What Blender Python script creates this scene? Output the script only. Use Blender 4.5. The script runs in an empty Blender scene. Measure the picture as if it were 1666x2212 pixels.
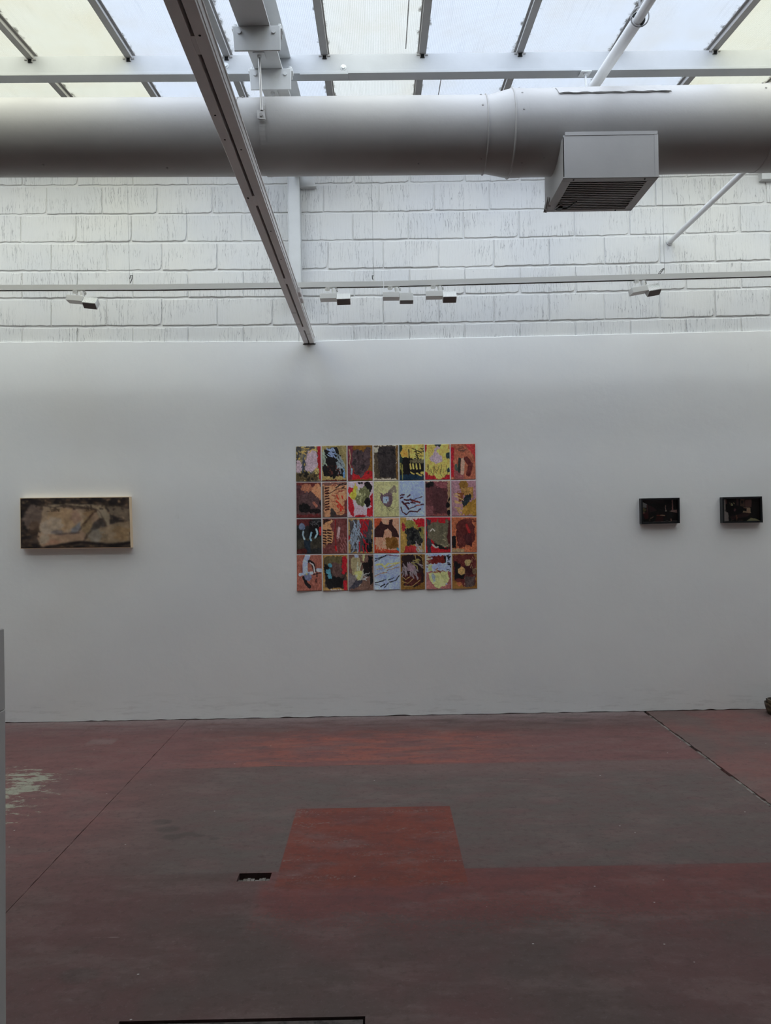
import bpy, bmesh, math, random
import numpy as np
from mathutils import Vector, Matrix

# ------------------------------------------------------------------ camera, world, exposure
FPX = 1600.0                    # focal length in pixels of the 1666 x 2212 frame
H = 1.645                       # eye height
W = 6.04                        # distance to the plastered wall face
ROLL, YAW, PIT = .0165, .00625, .003
fw = np.array([math.sin(YAW)*math.cos(PIT), math.cos(YAW)*math.cos(PIT), math.sin(PIT)])
_R0 = np.array([math.cos(YAW), -math.sin(YAW), 0.0]); _U0 = np.cross(_R0, fw)
CR = math.cos(ROLL)*_R0 - math.sin(ROLL)*_U0
CU = math.sin(ROLL)*_R0 + math.cos(ROLL)*_U0
CC = np.array([0, 0, H])
sc = bpy.context.scene
col = sc.collection
cam = bpy.data.cameras.new('camera'); cam_o = bpy.data.objects.new('camera', cam); col.objects.link(cam_o)
cam.sensor_fit = 'HORIZONTAL'; cam.sensor_width = 36.0; cam.lens = FPX/1666*36.0
cam.clip_start = .05; cam.clip_end = 200
cam_o.matrix_world = Matrix(((CR[0], CU[0], -fw[0], CC[0]), (CR[1], CU[1], -fw[1], CC[1]), (CR[2], CU[2], -fw[2], CC[2]), (0, 0, 0, 1)))
sc.camera = cam_o

world = bpy.data.worlds.new('overcast_sky'); sc.world = world; world.use_nodes = True
bgn = world.node_tree.nodes['Background']
_wn, _wl = world.node_tree.nodes, world.node_tree.links       # even overcast sky above the horizon, dull ground below it
_tc = _wn.new('ShaderNodeTexCoord'); _sp = _wn.new('ShaderNodeSeparateXYZ'); _mr = _wn.new('ShaderNodeMapRange'); _mx = _wn.new('ShaderNodeMix'); _mx.data_type = 'RGBA'
_wl.new(_tc.outputs['Generated'], _sp.inputs[0]); _wl.new(_sp.outputs[2], _mr.inputs[0]); _mr.inputs[1].default_value = -.02; _mr.inputs[2].default_value = .02
_wl.new(_mr.outputs[0], _mx.inputs[0]); _mx.inputs[6].default_value = (.12, .12, .11, 1); _mx.inputs[7].default_value = (.86, .93, 1.0, 1)
_wl.new(_mx.outputs[2], bgn.inputs['Color'])
bgn.inputs['Strength'].default_value = 1.0
sc.view_settings.view_transform = 'Standard'; sc.view_settings.look = 'None'
sc.view_settings.gamma = 1.0; sc.view_settings.use_curve_mapping = False
sc.view_settings.exposure = 2.5
PANE_T = 1.0
CLEAR_Y = -99
SKY_Y1 = 5.55                   # solid roof from here to the wall
SKY_Y0 = 3.0                    # the skylight runs from here to the wall
sc.cycles.max_bounces = 10; sc.cycles.diffuse_bounces = 6; sc.cycles.transparent_max_bounces = 12
sc.cycles.use_denoising = True; sc.cycles.sample_clamp_indirect = 4.0

# ------------------------------------------------------------------ pixel -> point on a known plane
def plane(x, y, n, d):
    r = fw + (x-833)/FPX*CR - (y-1106)/FPX*CU
    n = np.array(n, float); t = (d - n@CC)/(n@r)
    return CC + t*r
def onY(x, y, Y): return plane(x, y, (0, 1, 0), Y)
def onZ(x, y, Z): return plane(x, y, (0, 0, 1), Z)
SL = .09                        # the roof climbs towards the wall
def roof_z(Y): return H + 2.886 + SL*(Y-4.65)
rnd = random.Random(7)

# ------------------------------------------------------------------ node helpers
class G:
    def __init__(s, name, rough=.6, spec=.3):
        s.m = bpy.data.materials.new(name); s.m.use_nodes = True
        s.t = s.m.node_tree; s.n = s.t.nodes; s.b = s.n['Principled BSDF']
        s.b.inputs['Roughness'].default_value = rough
        s.b.inputs['Specular IOR Level'].default_value = spec
    def link(s, a, b): s.t.links.new(a, b)
    def put(s, sock, v):
        if isinstance(v, bpy.types.NodeSocket): s.link(v, sock)
        elif isinstance(v, (tuple, list)) and len(v) == 3 and sock.type == 'RGBA': sock.default_value = (*v, 1)
        else: sock.default_value = v
    def pos(s): return s.n.new('ShaderNodeNewGeometry').outputs['Position']
    def obj(s): return s.n.new('ShaderNodeTexCoord').outputs['Object']
    def rand(s): return s.n.new('ShaderNodeObjectInfo').outputs['Random']
    def sep(s, v):
        n = s.n.new('ShaderNodeSeparateXYZ'); s.link(v, n.inputs[0]); return n.outputs
    def math(s, op, a, b=0.0, c=0.0, clamp=False):
        n = s.n.new('ShaderNodeMath'); n.operation = op; n.use_clamp = clamp
        for i, v in enumerate((a, b, c)):
            if i < len(n.inputs): s.put(n.inputs[i], v)
        return n.outputs[0]
    def noise(s, v, scale, detail=4, rough=.55, stretch=(1, 1, 1), off=(0, 0, 0)):
        mp = s.n.new('ShaderNodeMapping'); s.link(v, mp.inputs[0]); mp.inputs['Scale'].default_value = stretch; mp.inputs['Location'].default_value = off
        n = s.n.new('ShaderNodeTexNoise'); s.link(mp.outputs[0], n.inputs['Vector'])
        n.inputs['Scale'].default_value = scale; n.inputs['Detail'].default_value = detail; n.inputs['Roughness'].default_value = rough
        return n.outputs[0]
    def vor(s, v, scale, stretch=(1, 1, 1), randomness=1.0):
        mp = s.n.new('ShaderNodeMapping'); s.link(v, mp.inputs[0]); mp.inputs['Scale'].default_value = stretch
        n = s.n.new('ShaderNodeTexVoronoi'); s.link(mp.outputs[0], n.inputs['Vector']); n.inputs['Scale'].default_value = scale
        n.inputs['Randomness'].default_value = randomness
        return n.outputs['Distance']
    def ramp(s, v, a, b, c=0.0, d=1.0):
        n = s.n.new('ShaderNodeMapRange'); n.interpolation_type = 'SMOOTHSTEP'; s.put(n.inputs[0], v)
        lo, hi, x, y = (a, b, c, d) if a < b else (b, a, d, c)
        n.inputs[1].default_value = lo; n.inputs[2].default_value = hi; n.inputs[3].default_value = x; n.inputs[4].default_value = y
        return n.outputs[0]
    def mix(s, f, a, b):
        n = s.n.new('ShaderNodeMix'); n.data_type = 'RGBA'
        s.put(n.inputs[0], f); s.put(n.inputs[6], a); s.put(n.inputs[7], b); return n.outputs[2]
    def color(s, c): s.put(s.b.inputs['Base Color'], c)
    def bump(s, h, strength=.3, dist=.005):
        n = s.n.new('ShaderNodeBump'); n.inputs['Strength'].default_value = strength; n.inputs['Distance'].default_value = dist
        s.link(h, n.inputs['Height']); s.link(n.outputs[0], s.b.inputs['Normal'])

def painted(name, c, dirt=(.35, .33, .31), amount=.5, rough=.45, spots=.035, scale=6):
    """old brushed paint: faint unevenness, a few chips and specks"""
    g = G(name, rough, .35); p = g.pos()
    base = g.mix(g.ramp(g.noise(p, scale, 4), .35, .75), c, tuple(x*.93 for x in c))
    sp = g.ramp(g.vor(p, 14), spots, spots*.5)
    few = g.ramp(g.noise(p, 3.1, 2, off=(3, 1, 7)), .52, .58)
    g.color(g.mix(g.math('MULTIPLY', g.math('MULTIPLY', sp, few), amount), base, dirt))
    g.bump(g.noise(p, 45, 4), .15, .003)
    return g.m
def plain(name, c, rough=.5, spec=.3, metal=0.0):
    g = G(name, rough, spec); g.color(c); g.b.inputs['Metallic'].default_value = metal
    p = g.pos(); g.bump(g.noise(p, 90, 3), .06, .002); return g.m

M = {}
M['white'] = painted('white_steel_paint', (.64, .65, .65))
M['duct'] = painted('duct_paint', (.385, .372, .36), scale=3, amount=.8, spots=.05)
M['track'] = plain('off_white_enamel', (.74, .735, .70), .4)
M['strut'] = painted('white_strut_paint', (.82, .80, .79))
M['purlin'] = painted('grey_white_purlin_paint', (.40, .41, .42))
M['dark'] = plain('black_recess', (.012, .012, .012), .8)
M['alu'] = painted('weathered_aluminium', (.30, .29, .28), (.10, .09, .08), .7, .5, .08)
M['steel'] = plain('galvanised_rod', (.42, .41, .40), .4, .5, .6)
M['wood'] = plain('pale_pine', (.80, .62, .42), .6)
M['blackframe'] = plain('black_lacquer', (.010, .011, .013), .35, .4)
M['finwhite'] = plain('white_lamp_enamel', (.80, .80, .77), .4)
M['wire'] = plain('grey_wire', (.30, .30, .30), .5)
M['blackwire'] = plain('black_cable', (.03, .03, .03), .5)
M['plinth'] = painted('plinth_paint', (.55, .54, .53), rough=.6)

def mat_plaster():
    g = G('white_plaster', .75, .2); p = g.pos(); x, y, z = g.sep(p)
    a = g.noise(p, 1.1, 5, .6, off=(5, 0, 2))
    b = g.noise(p, .55, 3, .5, off=(1, 4, 9))
    c = g.mix(g.ramp(a, .35, .7), (.87, .875, .865), (.835, .845, .85))
    c = g.mix(g.math('MULTIPLY', g.ramp(b, .5, .75), .5), c, (.78, .76, .72))
    scuff = g.ramp(g.noise(p, 3.5, 6, .7, (1, 1, .35), (0, 2, 1)), .66, .74)
    c = g.mix(g.math('MULTIPLY', scuff, .25), c, (.60, .60, .58))
    low = g.ramp(z, .30, .0)                      # mop and shoe marks along the foot of the wall
    lown = g.ramp(g.noise(p, 9, 6, .75, (.45, 1, 3), (0, 3, 4)), .5, .66)
    c = g.mix(g.math('MULTIPLY', g.math('MULTIPLY', low, lown), .28), c, (.48, .47, .45))
    g.color(c)
    h = g.math('ADD', g.math('MULTIPLY', g.noise(p, 2.2, 3, .5), 1.0), g.math('MULTIPLY', g.noise(p, 14, 5), .22))
    g.bump(h, .35, .02); return g.m
M['plaster'] = mat_plaster()

def mat_block(name, blockface=True):
    g = G(name, .8, .2); p = g.pos(); r = g.rand()
    base = g.mix(g.ramp(g.noise(p, 2.0, 4), .3, .7), (.73, .73, .71), (.68, .69, .70))
    base = g.mix(g.math('MULTIPLY', r, .35), base, (.78, .77, .745)) if blockface else (.72, .72, .71)
    if blockface:
        # comb strokes cut down the block face, filled with paint and grime
        jit = g.math('MULTIPLY', r, 40.0)
        cmb = g.n.new('ShaderNodeCombineXYZ'); x, y, z = g.sep(p)
        zz = g.math('ADD', z, 0.0)
        wob = g.math('MULTIPLY', g.noise(p, 7, 2), .035)
        g.link(g.math('ADD', g.math('ADD', x, wob), jit), cmb.inputs[0]); g.link(jit, cmb.inputs[1]); g.link(zz, cmb.inputs[2])
        st = g.noise(cmb.outputs[0], 1.0, 3, .6, (75, 0, 3.2))
        ln = g.ramp(g.math('ABSOLUTE', g.math('SUBTRACT', st, .56)), .020, .002)
        patch = g.ramp(g.noise(p, 3.0, 3, .5, (1, 1, 1.6), (2, 5, 3)), .40, .62)
        ln = g.math('MULTIPLY', ln, patch)
        pits = g.math('MULTIPLY', g.ramp(g.vor(p, 26, (1, 1, .6)), .10, .04), g.ramp(g.noise(p, 4, 2, off=(9, 9, 1)), .56, .64))
        d = g.math('MAXIMUM', g.math('MULTIPLY', ln, .85), g.math('MULTIPLY', pits, .6))
        base = g.mix(d, base, (.22, .22, .23))
        g.bump(g.math('ADD', g.math('MULTIPLY', st, -1.0), g.math('MULTIPLY', g.noise(p, 40, 4), .4)), .5, .006)
    else:
        g.bump(g.noise(p, 22, 5), .6, .008)
    g.color(base); return g.m
M['block'] = mat_block('white_painted_block'); M['mortar'] = mat_block('white_painted_mortar', False)

def mat_panel(name, tint):
    tint = tuple(v*PANE_T for v in tint)
    """multiwall sheet that lets the sky through: fine flutes, grime along the bars"""
    m = bpy.data.materials.new(name); m.use_nodes = True
    g = G.__new__(G); g.m = m; g.t = m.node_tree; g.n = g.t.nodes; g.b = None
    for n in list(g.n):
        if n.type != 'OUTPUT_MATERIAL': g.n.remove(n)
    out = [n for n in g.n if n.type == 'OUTPUT_MATERIAL'][0]
    p = g.pos(); o = g.obj(); x, y, z = g.sep(o); px_, py_, pz_ = g.sep(p)
    fl = g.math('SINE', g.math('MULTIPLY', px_, 2*math.pi/.0105))
    fl = g.ramp(fl, .2, 1.0)
    fl2 = g.ramp(g.noise(p, 1.0, 2, .6, (90, 2.0, 0)), .55, .75)
    c = g.mix(g.math('MULTIPLY', fl, .26), tint, tuple(v*.62 for v in tint))
    c = g.mix(g.math('MULTIPLY', fl2, .20), c, tuple(v*.72 for v in tint))
    cloud = g.ramp(g.noise(p, 2.5, 5, .6), .4, .75)
    c = g.mix(g.math('MULTIPLY', cloud, .35), c, tuple(v*w for v, w in zip(tint, (.93, .88, .80))))
    edge = g.ramp(g.math('ABSOLUTE', x), .235, .292)
    en = g.ramp(g.math('ADD', g.noise(p, 16, 6, .7), g.math('MULTIPLY', edge, .22)), .70, .78)
    c = g.mix(g.math('MULTIPLY', g.math('MULTIPLY', en, edge), .85), c, (.16, .15, .12))
    sp = g.math('MULTIPLY', g.ramp(g.vor(p, 26), .09, .05), g.ramp(g.noise(p, 5, 3, off=(4, 2, 1)), .52, .60))
    c = g.mix(g.math('MULTIPLY', sp, .55), c, (.38, .35, .28))
    tr = g.n.new('ShaderNodeBsdfTransparent'); tl = g.n.new('ShaderNodeBsdfTranslucent'); mx = g.n.new('ShaderNodeMixShader')
    mx.inputs[0].default_value = .085
    g.link(c, tr.inputs[0]); g.link(c, tl.inputs[0]); g.link(tr.outputs[0], mx.inputs[1]); g.link(tl.outputs[0], mx.inputs[2])
    g.link(mx.outputs[0], out.inputs[0]); return m
def mat_clear():
    m = bpy.data.materials.new('clear_roof_glass'); m.use_nodes = True; n = m.node_tree.nodes; t = m.node_tree
    n.remove(n['Principled BSDF']); out = [k for k in n if k.type == 'OUTPUT_MATERIAL'][0]
    a = n.new('ShaderNodeBsdfTransparent'); a.inputs[0].default_value = (.90, .92, .91, 1)
    b = n.new('ShaderNodeBsdfGlossy'); b.inputs['Roughness'].default_value = .05
    mx = n.new('ShaderNodeMixShader'); mx.inputs[0].default_value = .06
    t.links.new(a.outputs[0], mx.inputs[1]); t.links.new(b.outputs[0], mx.inputs[2]); t.links.new(mx.outputs[0], out.inputs[0]); return m
M['pane_clear'] = mat_clear()
g = G('grey_rear_paint', .8, .2); _p = g.pos(); g.color(g.mix(g.noise(_p, 3, 4), (.74, .74, .73), (.80, .80, .79))); M['rear'] = g.m
M['outside'] = plain('added_blocker_grey', (.19, .195, .20), .9, .1)  # dull grey of the added wall that darkens the view through the panes
M['pane_blue'] = mat_panel('bluish_multiwall_sheet', (.84, .86, .90))
M['pane_cream'] = mat_panel('yellowed_multiwall_sheet', (.88, .865, .78))
M['pane_white'] = mat_panel('white_multiwall_sheet', (.87, .87, .85))

FV = .52
def mat_floor():
    g = G('worn_red_floor_paint', .7, .18); p = g.pos(); x, y, z = g.sep(p)
    nb = g.noise(p, 1.2, 5, .6); nm = g.noise(p, 6, 6, .65, (.6, 1.3, 1)); nf = g.noise(p, 60, 5, .7); nst = g.noise(p, 9, 5, .65, (.35, 1.5, 1), (4, 4, 0))
    def rect(x0, x1, y0, y1, sx0, sx1, sy0, sy1, warp=0.0, src=None):
        wx = g.math('ADD', x, g.math('MULTIPLY', g.math('SUBTRACT', src or nm, .5), warp)) if warp else x
        wy = g.math('ADD', y, g.math('MULTIPLY', g.math('SUBTRACT', nst, .5), warp)) if warp else y
        a = g.ramp(wx, x0-sx0, x0+sx0); b = g.ramp(wx, x1+sx1, x1-sx1); c = g.ramp(wy, y0-sy0, y0+sy0); d = g.ramp(wy, y1+sy1, y1-sy1)
        return g.math('MULTIPLY', g.math('MULTIPLY', a, b), g.math('MULTIPLY', c, d))
    mul = lambda a, b: g.math('MULTIPLY', a, b)
    GB = (.180, .128, .118); PL = (.225, .122, .118)
    c = g.mix(g.ramp(nb, .40, .62), GB, PL)
    c = g.mix(mul(g.ramp(x, -.6, -1.9), g.ramp(y, 2.6, 3.9)), c, g.mix(g.ramp(nm, .35, .65), (.345, .160, .155), (.285, .160, .155)))
    # worn band between the patch and the wall band
    ol = rect(-1.2, 2.11, 3.43, 4.87, .45, .01, .012, .012)
    c = g.mix(mul(ol, .95), c, g.mix(g.ramp(nm, .38, .72), (.215, .172, .160), (.262, .172, .165)))
    c = g.mix(mul(rect(-.4, 2.11, 4.66, 4.87, .5, .01, .12, .01), .6), c, (.33, .20, .19))
    # redder band along the wall
    rb = rect(-2.6, 2.11, 4.87, 5.62, .8, .05, .012, .22, .10)
    red = g.mix(g.ramp(nst, .36, .62), (.56, .190, .145), (.36, .160, .155))
    red = g.mix(g.ramp(g.math('ADD', g.math('ABSOLUTE', g.math('SUBTRACT', x, -.1)), g.math('MULTIPLY', nm, .8)), .9, 1.8), red, (.35, .170, .165))
    red = g.mix(g.ramp(g.noise(p, 4, 5, .7, (.5, 2.2, 1), (6, 1, 0)), .52, .66, 0, .6), red, (.24, .135, .130))
    c = g.mix(mul(rb, .92), c, red)
    c = g.mix(mul(g.ramp(y, 5.55, 5.95), g.ramp(nst, .30, .62)), c, (.37, .25, .25))
    c = g.mix(mul(g.ramp(y, 5.88, 6.02), .5), c, (.52, .43, .42))
    # slab beyond the joint
    s3 = g.ramp(x, 2.11, 2.13)
    c = g.mix(s3, c, g.mix(g.ramp(nb, .40, .60), (.37, .175, .160), (.28, .19, .175)))
    # lower red band, worn away below
    lbn = g.ramp(g.math('ADD', g.math('MULTIPLY', g.math('SUBTRACT', y, 3.0), .9), g.math('ADD', g.math('MULTIPLY', nm, .6), g.math('MULTIPLY', nf, .6))), .50, .72)
    lb = mul(rect(-.56, 4.5, 2.72, 3.43, .03, .1, .15, .008, 0), lbn)
    lbc = g.mix(g.ramp(nm, .35, .7), (.31, .105, .095), (.25, .110, .108))
    c = g.mix(mul(lb, g.ramp(x, 3.0, .2, .55, .95)), c, lbc)
    # square red patch
    pt = rect(-.50, .36, 3.28, 4.165, .004, .004, .03, .004)
    ptc = g.mix(g.ramp(nm, .38, .66), (.335, .090, .064), (.265, .092, .080))
    ptc = g.mix(mul(g.ramp(nf, .50, .62), g.ramp(nst, .50, .66)), ptc, (.34, .24, .21))
    c = g.mix(pt, c, ptc)
    # old green paint showing on the far left
    gr = mul(g.ramp(x, -1.80, -2.3), mul(g.ramp(y, 5.1, 4.8), g.ramp(y, 3.6, 4.0)))
    gn = g.ramp(g.math('ADD', g.noise(p, 6.5, 8, .78, (.7, 1.8, 1), (7, 1, 0)), g.math('MULTIPLY', gr, .17)), .645, .685)
    c = g.mix(mul(mul(gn, g.ramp(gr, .02, .3)), .85), c, (.62, .64, .50))
    # pale lozenge scrape near the wall, dark oil spots
    c = g.mix(mul(rect(-2.19, -1.99, 5.42, 5.55, .01, .01, .03, .03, .06), .7), c, (.40, .27, .26))
    for cx, cy, r in ((-1.22, 4.02, .05), (-1.15, 3.93, .06), (-1.03, 3.86, .04), (-.97, 3.84, .03), (-1.10, 3.83, .05), (-.88, 3.80, .025), (-1.12, 2.68, .07)):
        dx = g.math('DIVIDE', g.math('SUBTRACT', x, cx), r*1.3); dy = g.math('DIVIDE', g.math('SUBTRACT', y, cy), r*.8)
        d = g.math('ADD', g.math('ADD', mul(dx, dx), mul(dy, dy)), g.math('MULTIPLY', nm, 1.6))
        c = g.mix(mul(g.ramp(d, 1.9, 1.1), .55), c, (.115, .100, .092))
    # dust, nicks, spatter
    c = g.mix(g.ramp(g.noise(p, 3.2, 6, .7, (.7, 1.6, 1), (8, 2, 0)), .48, .66, 0, .35), c, (.36, .25, .235))
    c = g.mix(g.ramp(g.noise(p, 26, 6, .75), .50, .66, 0, .42), c, (.13, .088, .082))
    c = g.mix(g.ramp(g.noise(p, 38, 6, .8, off=(3, 3, 3)), .54, .70, 0, .30), c, (.40, .30, .28))
    c = g.mix(mul(g.ramp(nf, .55, .80), .25), c, (.36, .30, .28))
    c = g.mix(mul(g.ramp(nst, .60, .80), .25), c, (.33, .27, .26))
    v = g.vor(p, 6, (1, 1.4, 0)); c = g.mix(mul(g.ramp(v, .034, .016), .9), c, (.95, .92, .88))
    v2 = g.vor(p, 17, (1, 1.3, 0)); c = g.mix(mul(mul(g.ramp(v2, .06, .03), g.ramp(nb, .5, .6)), .6), c, (.06, .05, .05))
    v3 = g.vor(p, 2.3, (.5, 22, 0)); c = g.mix(mul(mul(g.ramp(v3, .10, .03), g.ramp(nm, .55, .62)), .5), c, (.85, .78, .74))
    hs = g.n.new('ShaderNodeHueSaturation'); hs.inputs['Value'].default_value = FV; hs.inputs['Saturation'].default_value = 1.0; g.link(c, hs.inputs['Color']); c = hs.outputs[0]
    g.color(c)
    g.put(g.b.inputs['Roughness'], g.ramp(nm, .3, .7, .55, .75))
    g.bump(g.math('ADD', nf, g.math('MULTIPLY', nm, 1.5)), .22, .003); return g.m
M['floor'] = mat_floor()
g = G('grey_joint_mortar', .85, .2); _p = g.pos(); g.color(g.mix(g.ramp(g.noise(_p, 14, 6, .7), .45, .62), (.23, .205, .19), (.10, .09, .08))); g.bump(g.noise(_p, 30, 5), .8, .01); M['grout'] = g.m
g = G('dark_pit_rubble', .9, .2); _p = g.pos(); g.color(g.mix(g.ramp(g.noise(_p, 60, 6, .7), .45, .62), (.02, .018, .016), (.09, .085, .075))); M['rubble'] = g.m
g = G('dark_cement_edge', .85, .2); _p = g.pos(); g.color(g.mix(g.ramp(g.noise(_p, 24, 6, .7), .45, .62), (.10, .085, .08), (.04, .036, .034))); M['grout2'] = g.m
g = G('dark_bronze', .5, .5); _p = g.pos(); g.color(g.mix(g.ramp(g.noise(_p, 25, 5), .4, .7), (.030, .020, .012), (.14, .11, .065))); g.bump(g.noise(_p, 30, 5), .6, .01); M['bronze'] = g.m
g = G('bare_concrete_base', .9, .2); _p = g.pos(); g.color(g.mix(g.noise(_p, 20, 5), (.03, .028, .026), (.06, .055, .05))); M['base'] = g.m

def art_mat(name, rough=.55, bump=.0):
    g = G(name, rough, .3); a = g.n.new('ShaderNodeVertexColor'); a.layer_name = 'paint'
    g.link(a.outputs[0], g.b.inputs['Base Color']); p = g.pos(); g.bump(g.noise(p, 160, 4), .25, .002); return g.m
M['paint'] = art_mat('thick_paint', .5); M['print'] = art_mat('photographic_print', .5)
def glass():
    m = bpy.data.materials.new('picture_glass'); m.use_nodes = True; n = m.node_tree.nodes; t = m.node_tree
    for k in list(n):
        if k.type == 'BSDF_PRINCIPLED': n.remove(k)
    out = [k for k in n if k.type == 'OUTPUT_MATERIAL'][0]
    a = n.new('ShaderNodeBsdfTransparent'); b = n.new('ShaderNodeBsdfGlossy'); b.inputs['Roughness'].default_value = .05
    f = n.new('ShaderNodeFresnel'); f.inputs[0].default_value = 1.35; mx = n.new('ShaderNodeMixShader')
    t.links.new(f.outputs[0], mx.inputs[0]); t.links.new(a.outputs[0], mx.inputs[1]); t.links.new(b.outputs[0], mx.inputs[2]); t.links.new(mx.outputs[0], out.inputs[0])
    return m
M['glass'] = glass()

# ------------------------------------------------------------------ mesh helpers
def wm(o):
    return wm(o.parent) @ o.matrix_parent_inverse @ o.matrix_basis if o.parent else o.matrix_basis.copy()
class MB:
    def __init__(s): s.v = []; s.f = []
    def add(s, vs, fs):
        k = len(s.v); s.v += [tuple(map(float, v)) for v in vs]; s.f += [tuple(k+i for i in f) for f in fs]; return s
    def box(s, a, b):
        (x0, y0, z0), (x1, y1, z1) = a, b
        return s.add([(x0, y0, z0), (x1, y0, z0), (x1, y1, z0), (x0, y1, z0), (x0, y0, z1), (x1, y0, z1), (x1, y1, z1), (x0, y1, z1)],
                     [(3, 2, 1, 0), (4, 5, 6, 7), (0, 1, 5, 4), (1, 2, 6, 5), (2, 3, 7, 6), (3, 0, 4, 7)])
    def hexa(s, p):   # 8 points, bottom loop then top loop
        return s.add(p, [(3, 2, 1, 0), (4, 5, 6, 7), (0, 1, 5, 4), (1, 2, 6, 5), (2, 3, 7, 6), (3, 0, 4, 7)])
    def prism(s, prof, p0, p1, ax, ay):
        """closed profile [(a,b)] swept from p0 to p1; ax, ay are the profile's axes"""
        n = len(prof); p0, p1, ax, ay = map(Vector, (p0, p1, ax, ay)); vs = []
        for P in (p0, p1):
            for a, b in prof: vs.append(P + ax*a + ay*b)
        fs = [(i, (i+1) % n, n+(i+1) % n, n+i) for i in range(n)]
        return s.add(vs, fs+[tuple(range(n-1, -1, -1)), tuple(range(n, 2*n))])
    def tube(s, pts, r, n=12, cap=True):
        pts = [Vector(p) for p in pts]; rs = r if isinstance(r, (list, tuple)) else [r]*len(pts)
        vs = []; prev = None
        for i, p in enumerate(pts):
            t = (pts[min(i+1, len(pts)-1)]-pts[max(i-1, 0)]).normalized()
            u = (prev - t*prev.dot(t)) if prev else t.orthogonal()
            u.normalize(); prev = u; w = t.cross(u)
            for k in range(n):
                a = 2*math.pi*k/n; vs.append(p+(u*math.cos(a)+w*math.sin(a))*rs[i])
        fs = [(i*n+k, i*n+(k+1) % n, (i+1)*n+(k+1) % n, (i+1)*n+k) for i in range(len(pts)-1) for k in range(n)]
        if cap: fs += [tuple(range(n-1, -1, -1)), tuple(range((len(pts)-1)*n, len(pts)*n))]
        return s.add(vs, fs)
    def build(s, name, m, parent=None, bevel=0, smooth=False, origin=None):
        me = bpy.data.meshes.new(name); vs = s.v
        if origin is not None: vs = [(a-origin[0], b-origin[1], c-origin[2]) for a, b, c in vs]
        me.from_pydata(vs, [], s.f); me.update()
        bm = bmesh.new(); bm.from_mesh(me); bmesh.ops.recalc_face_normals(bm, faces=bm.faces)
        if bevel: bmesh.ops.bevel(bm, geom=[e for e in bm.edges if len(e.link_faces) == 2 and e.calc_face_angle(0) > .5], offset=bevel, segments=1, affect='EDGES')
        bm.to_mesh(me); bm.free()
        if smooth:
            me.polygons.foreach_set('use_smooth', [True]*len(me.polygons))
            try: me.set_sharp_from_angle(angle=.7)
            except Exception: pass
        me.materials.append(m)
        o = bpy.data.objects.new(name, me); col.objects.link(o)
        if origin is not None: o.location = origin
        if parent:
            o.parent = parent
            o.matrix_parent_inverse = wm(parent).inverted()
        return o
def tag(o, label=None, cat=None, group=None, kind=None):
    for k, v in (('label', label), ('category', cat), ('group', group), ('kind', kind)):
        if v: o[k] = v
    return o
def empty(name, loc, label, cat, group=None):
    o = bpy.data.objects.new(name, None); col.objects.link(o); o.location = loc; o.empty_display_size = .1
    return tag(o, label, cat, group)

# ------------------------------------------------------------------ floor
XL, XR, YB = -6.5, 6.5, -4.0
floor = tag(MB().box((XL, YB, -.12), (XR, W+.25, -.045)).build('floor', M['base']), kind='structure')
def jag_poly(x0, x1, y0, y1, side, amp):
    """slab outline whose one long side is chipped"""
    ys = [y0]
    while ys[-1] < y1-.06: ys.append(ys[-1]+rnd.uniform(.02, .06))
    ys.append(y1)
    if side == 'r':
        return [(x0, y1), (x0, y0)] + [(x1-abs(rnd.gauss(0, amp)), q) for q in ys]
    return [(x1, y0), (x1, y1)] + [(x0+abs(rnd.gauss(0, amp)), q) for q in reversed(ys)]
CRX, JX = -1.600, 2.125
XSLAB = .004
s1 = MB(); s1.prism(jag_poly(XL, CRX-.001, YB, W+.03, 'r', .0022), (0, 0, -.045), (0, 0, 0), (1, 0, 0), (0, 1, 0)); s1.build('floor_slab', M['floor'], floor)
s3 = MB(); s3.prism(jag_poly(JX+.012, XR, YB, W+.03, 'l', .004), (0, 0, -.045), (0, 0, 0), (1, 0, 0), (0, 1, 0)); s3.build('floor_slab', M['floor'], floor)
pA = onZ(515, 1893, 0); pB = onZ(582, 1903, 0)
PIT_X0, PIT_X1 = pA[0], pB[0]; PIT_Y1 = onZ(550, 1886, 0)[1]; PIT_Y0 = PIT_Y1-.075
HX0, HX1 = onZ(275, 2212, 0)[0]-.03, onZ(789, 2200, 0)[0]; HY1 = onZ(700, 2197, 0)[1]; HY0 = HY1-.55
s2 = MB()
xs = sorted([CRX+.0008, PIT_X0, PIT_X1, HX0, HX1, JX-.010]); ys = sorted([YB, HY0, HY1, PIT_Y0, PIT_Y1, W+.03])
hole = lambda x, y: (PIT_X0 < x < PIT_X1 and PIT_Y0 < y < PIT_Y1) or (HX0 < x < HX1 and HY0 < y < HY1)
for i in range(len(xs)-1):
    for j in range(len(ys)-1):
        if not hole((xs[i]+xs[i+1])/2, (ys[j]+ys[j+1])/2):
            s2.box((xs[i], ys[j], -.045), (xs[i+1], ys[j+1], 0))
s2.build('floor_slab', M['floor'], floor)
# grey filler standing in the wide joint, broken in places
jf = MB(); q = YB
while q < W:
    q2 = min(W+.02, q+rnd.uniform(.05, .16)); a = rnd.uniform(-.007, -.001)
    if not (4.55 < q < 4.66 or rnd.random() < .06):
        jf.box((JX-.0095+rnd.uniform(0, .003), q, -.04), (JX+.0115-rnd.uniform(0, .004), q2-.002, a))
    q = q2
tag(jf.build('joint_filler', M['grout'], floor), kind='stuff')
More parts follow.
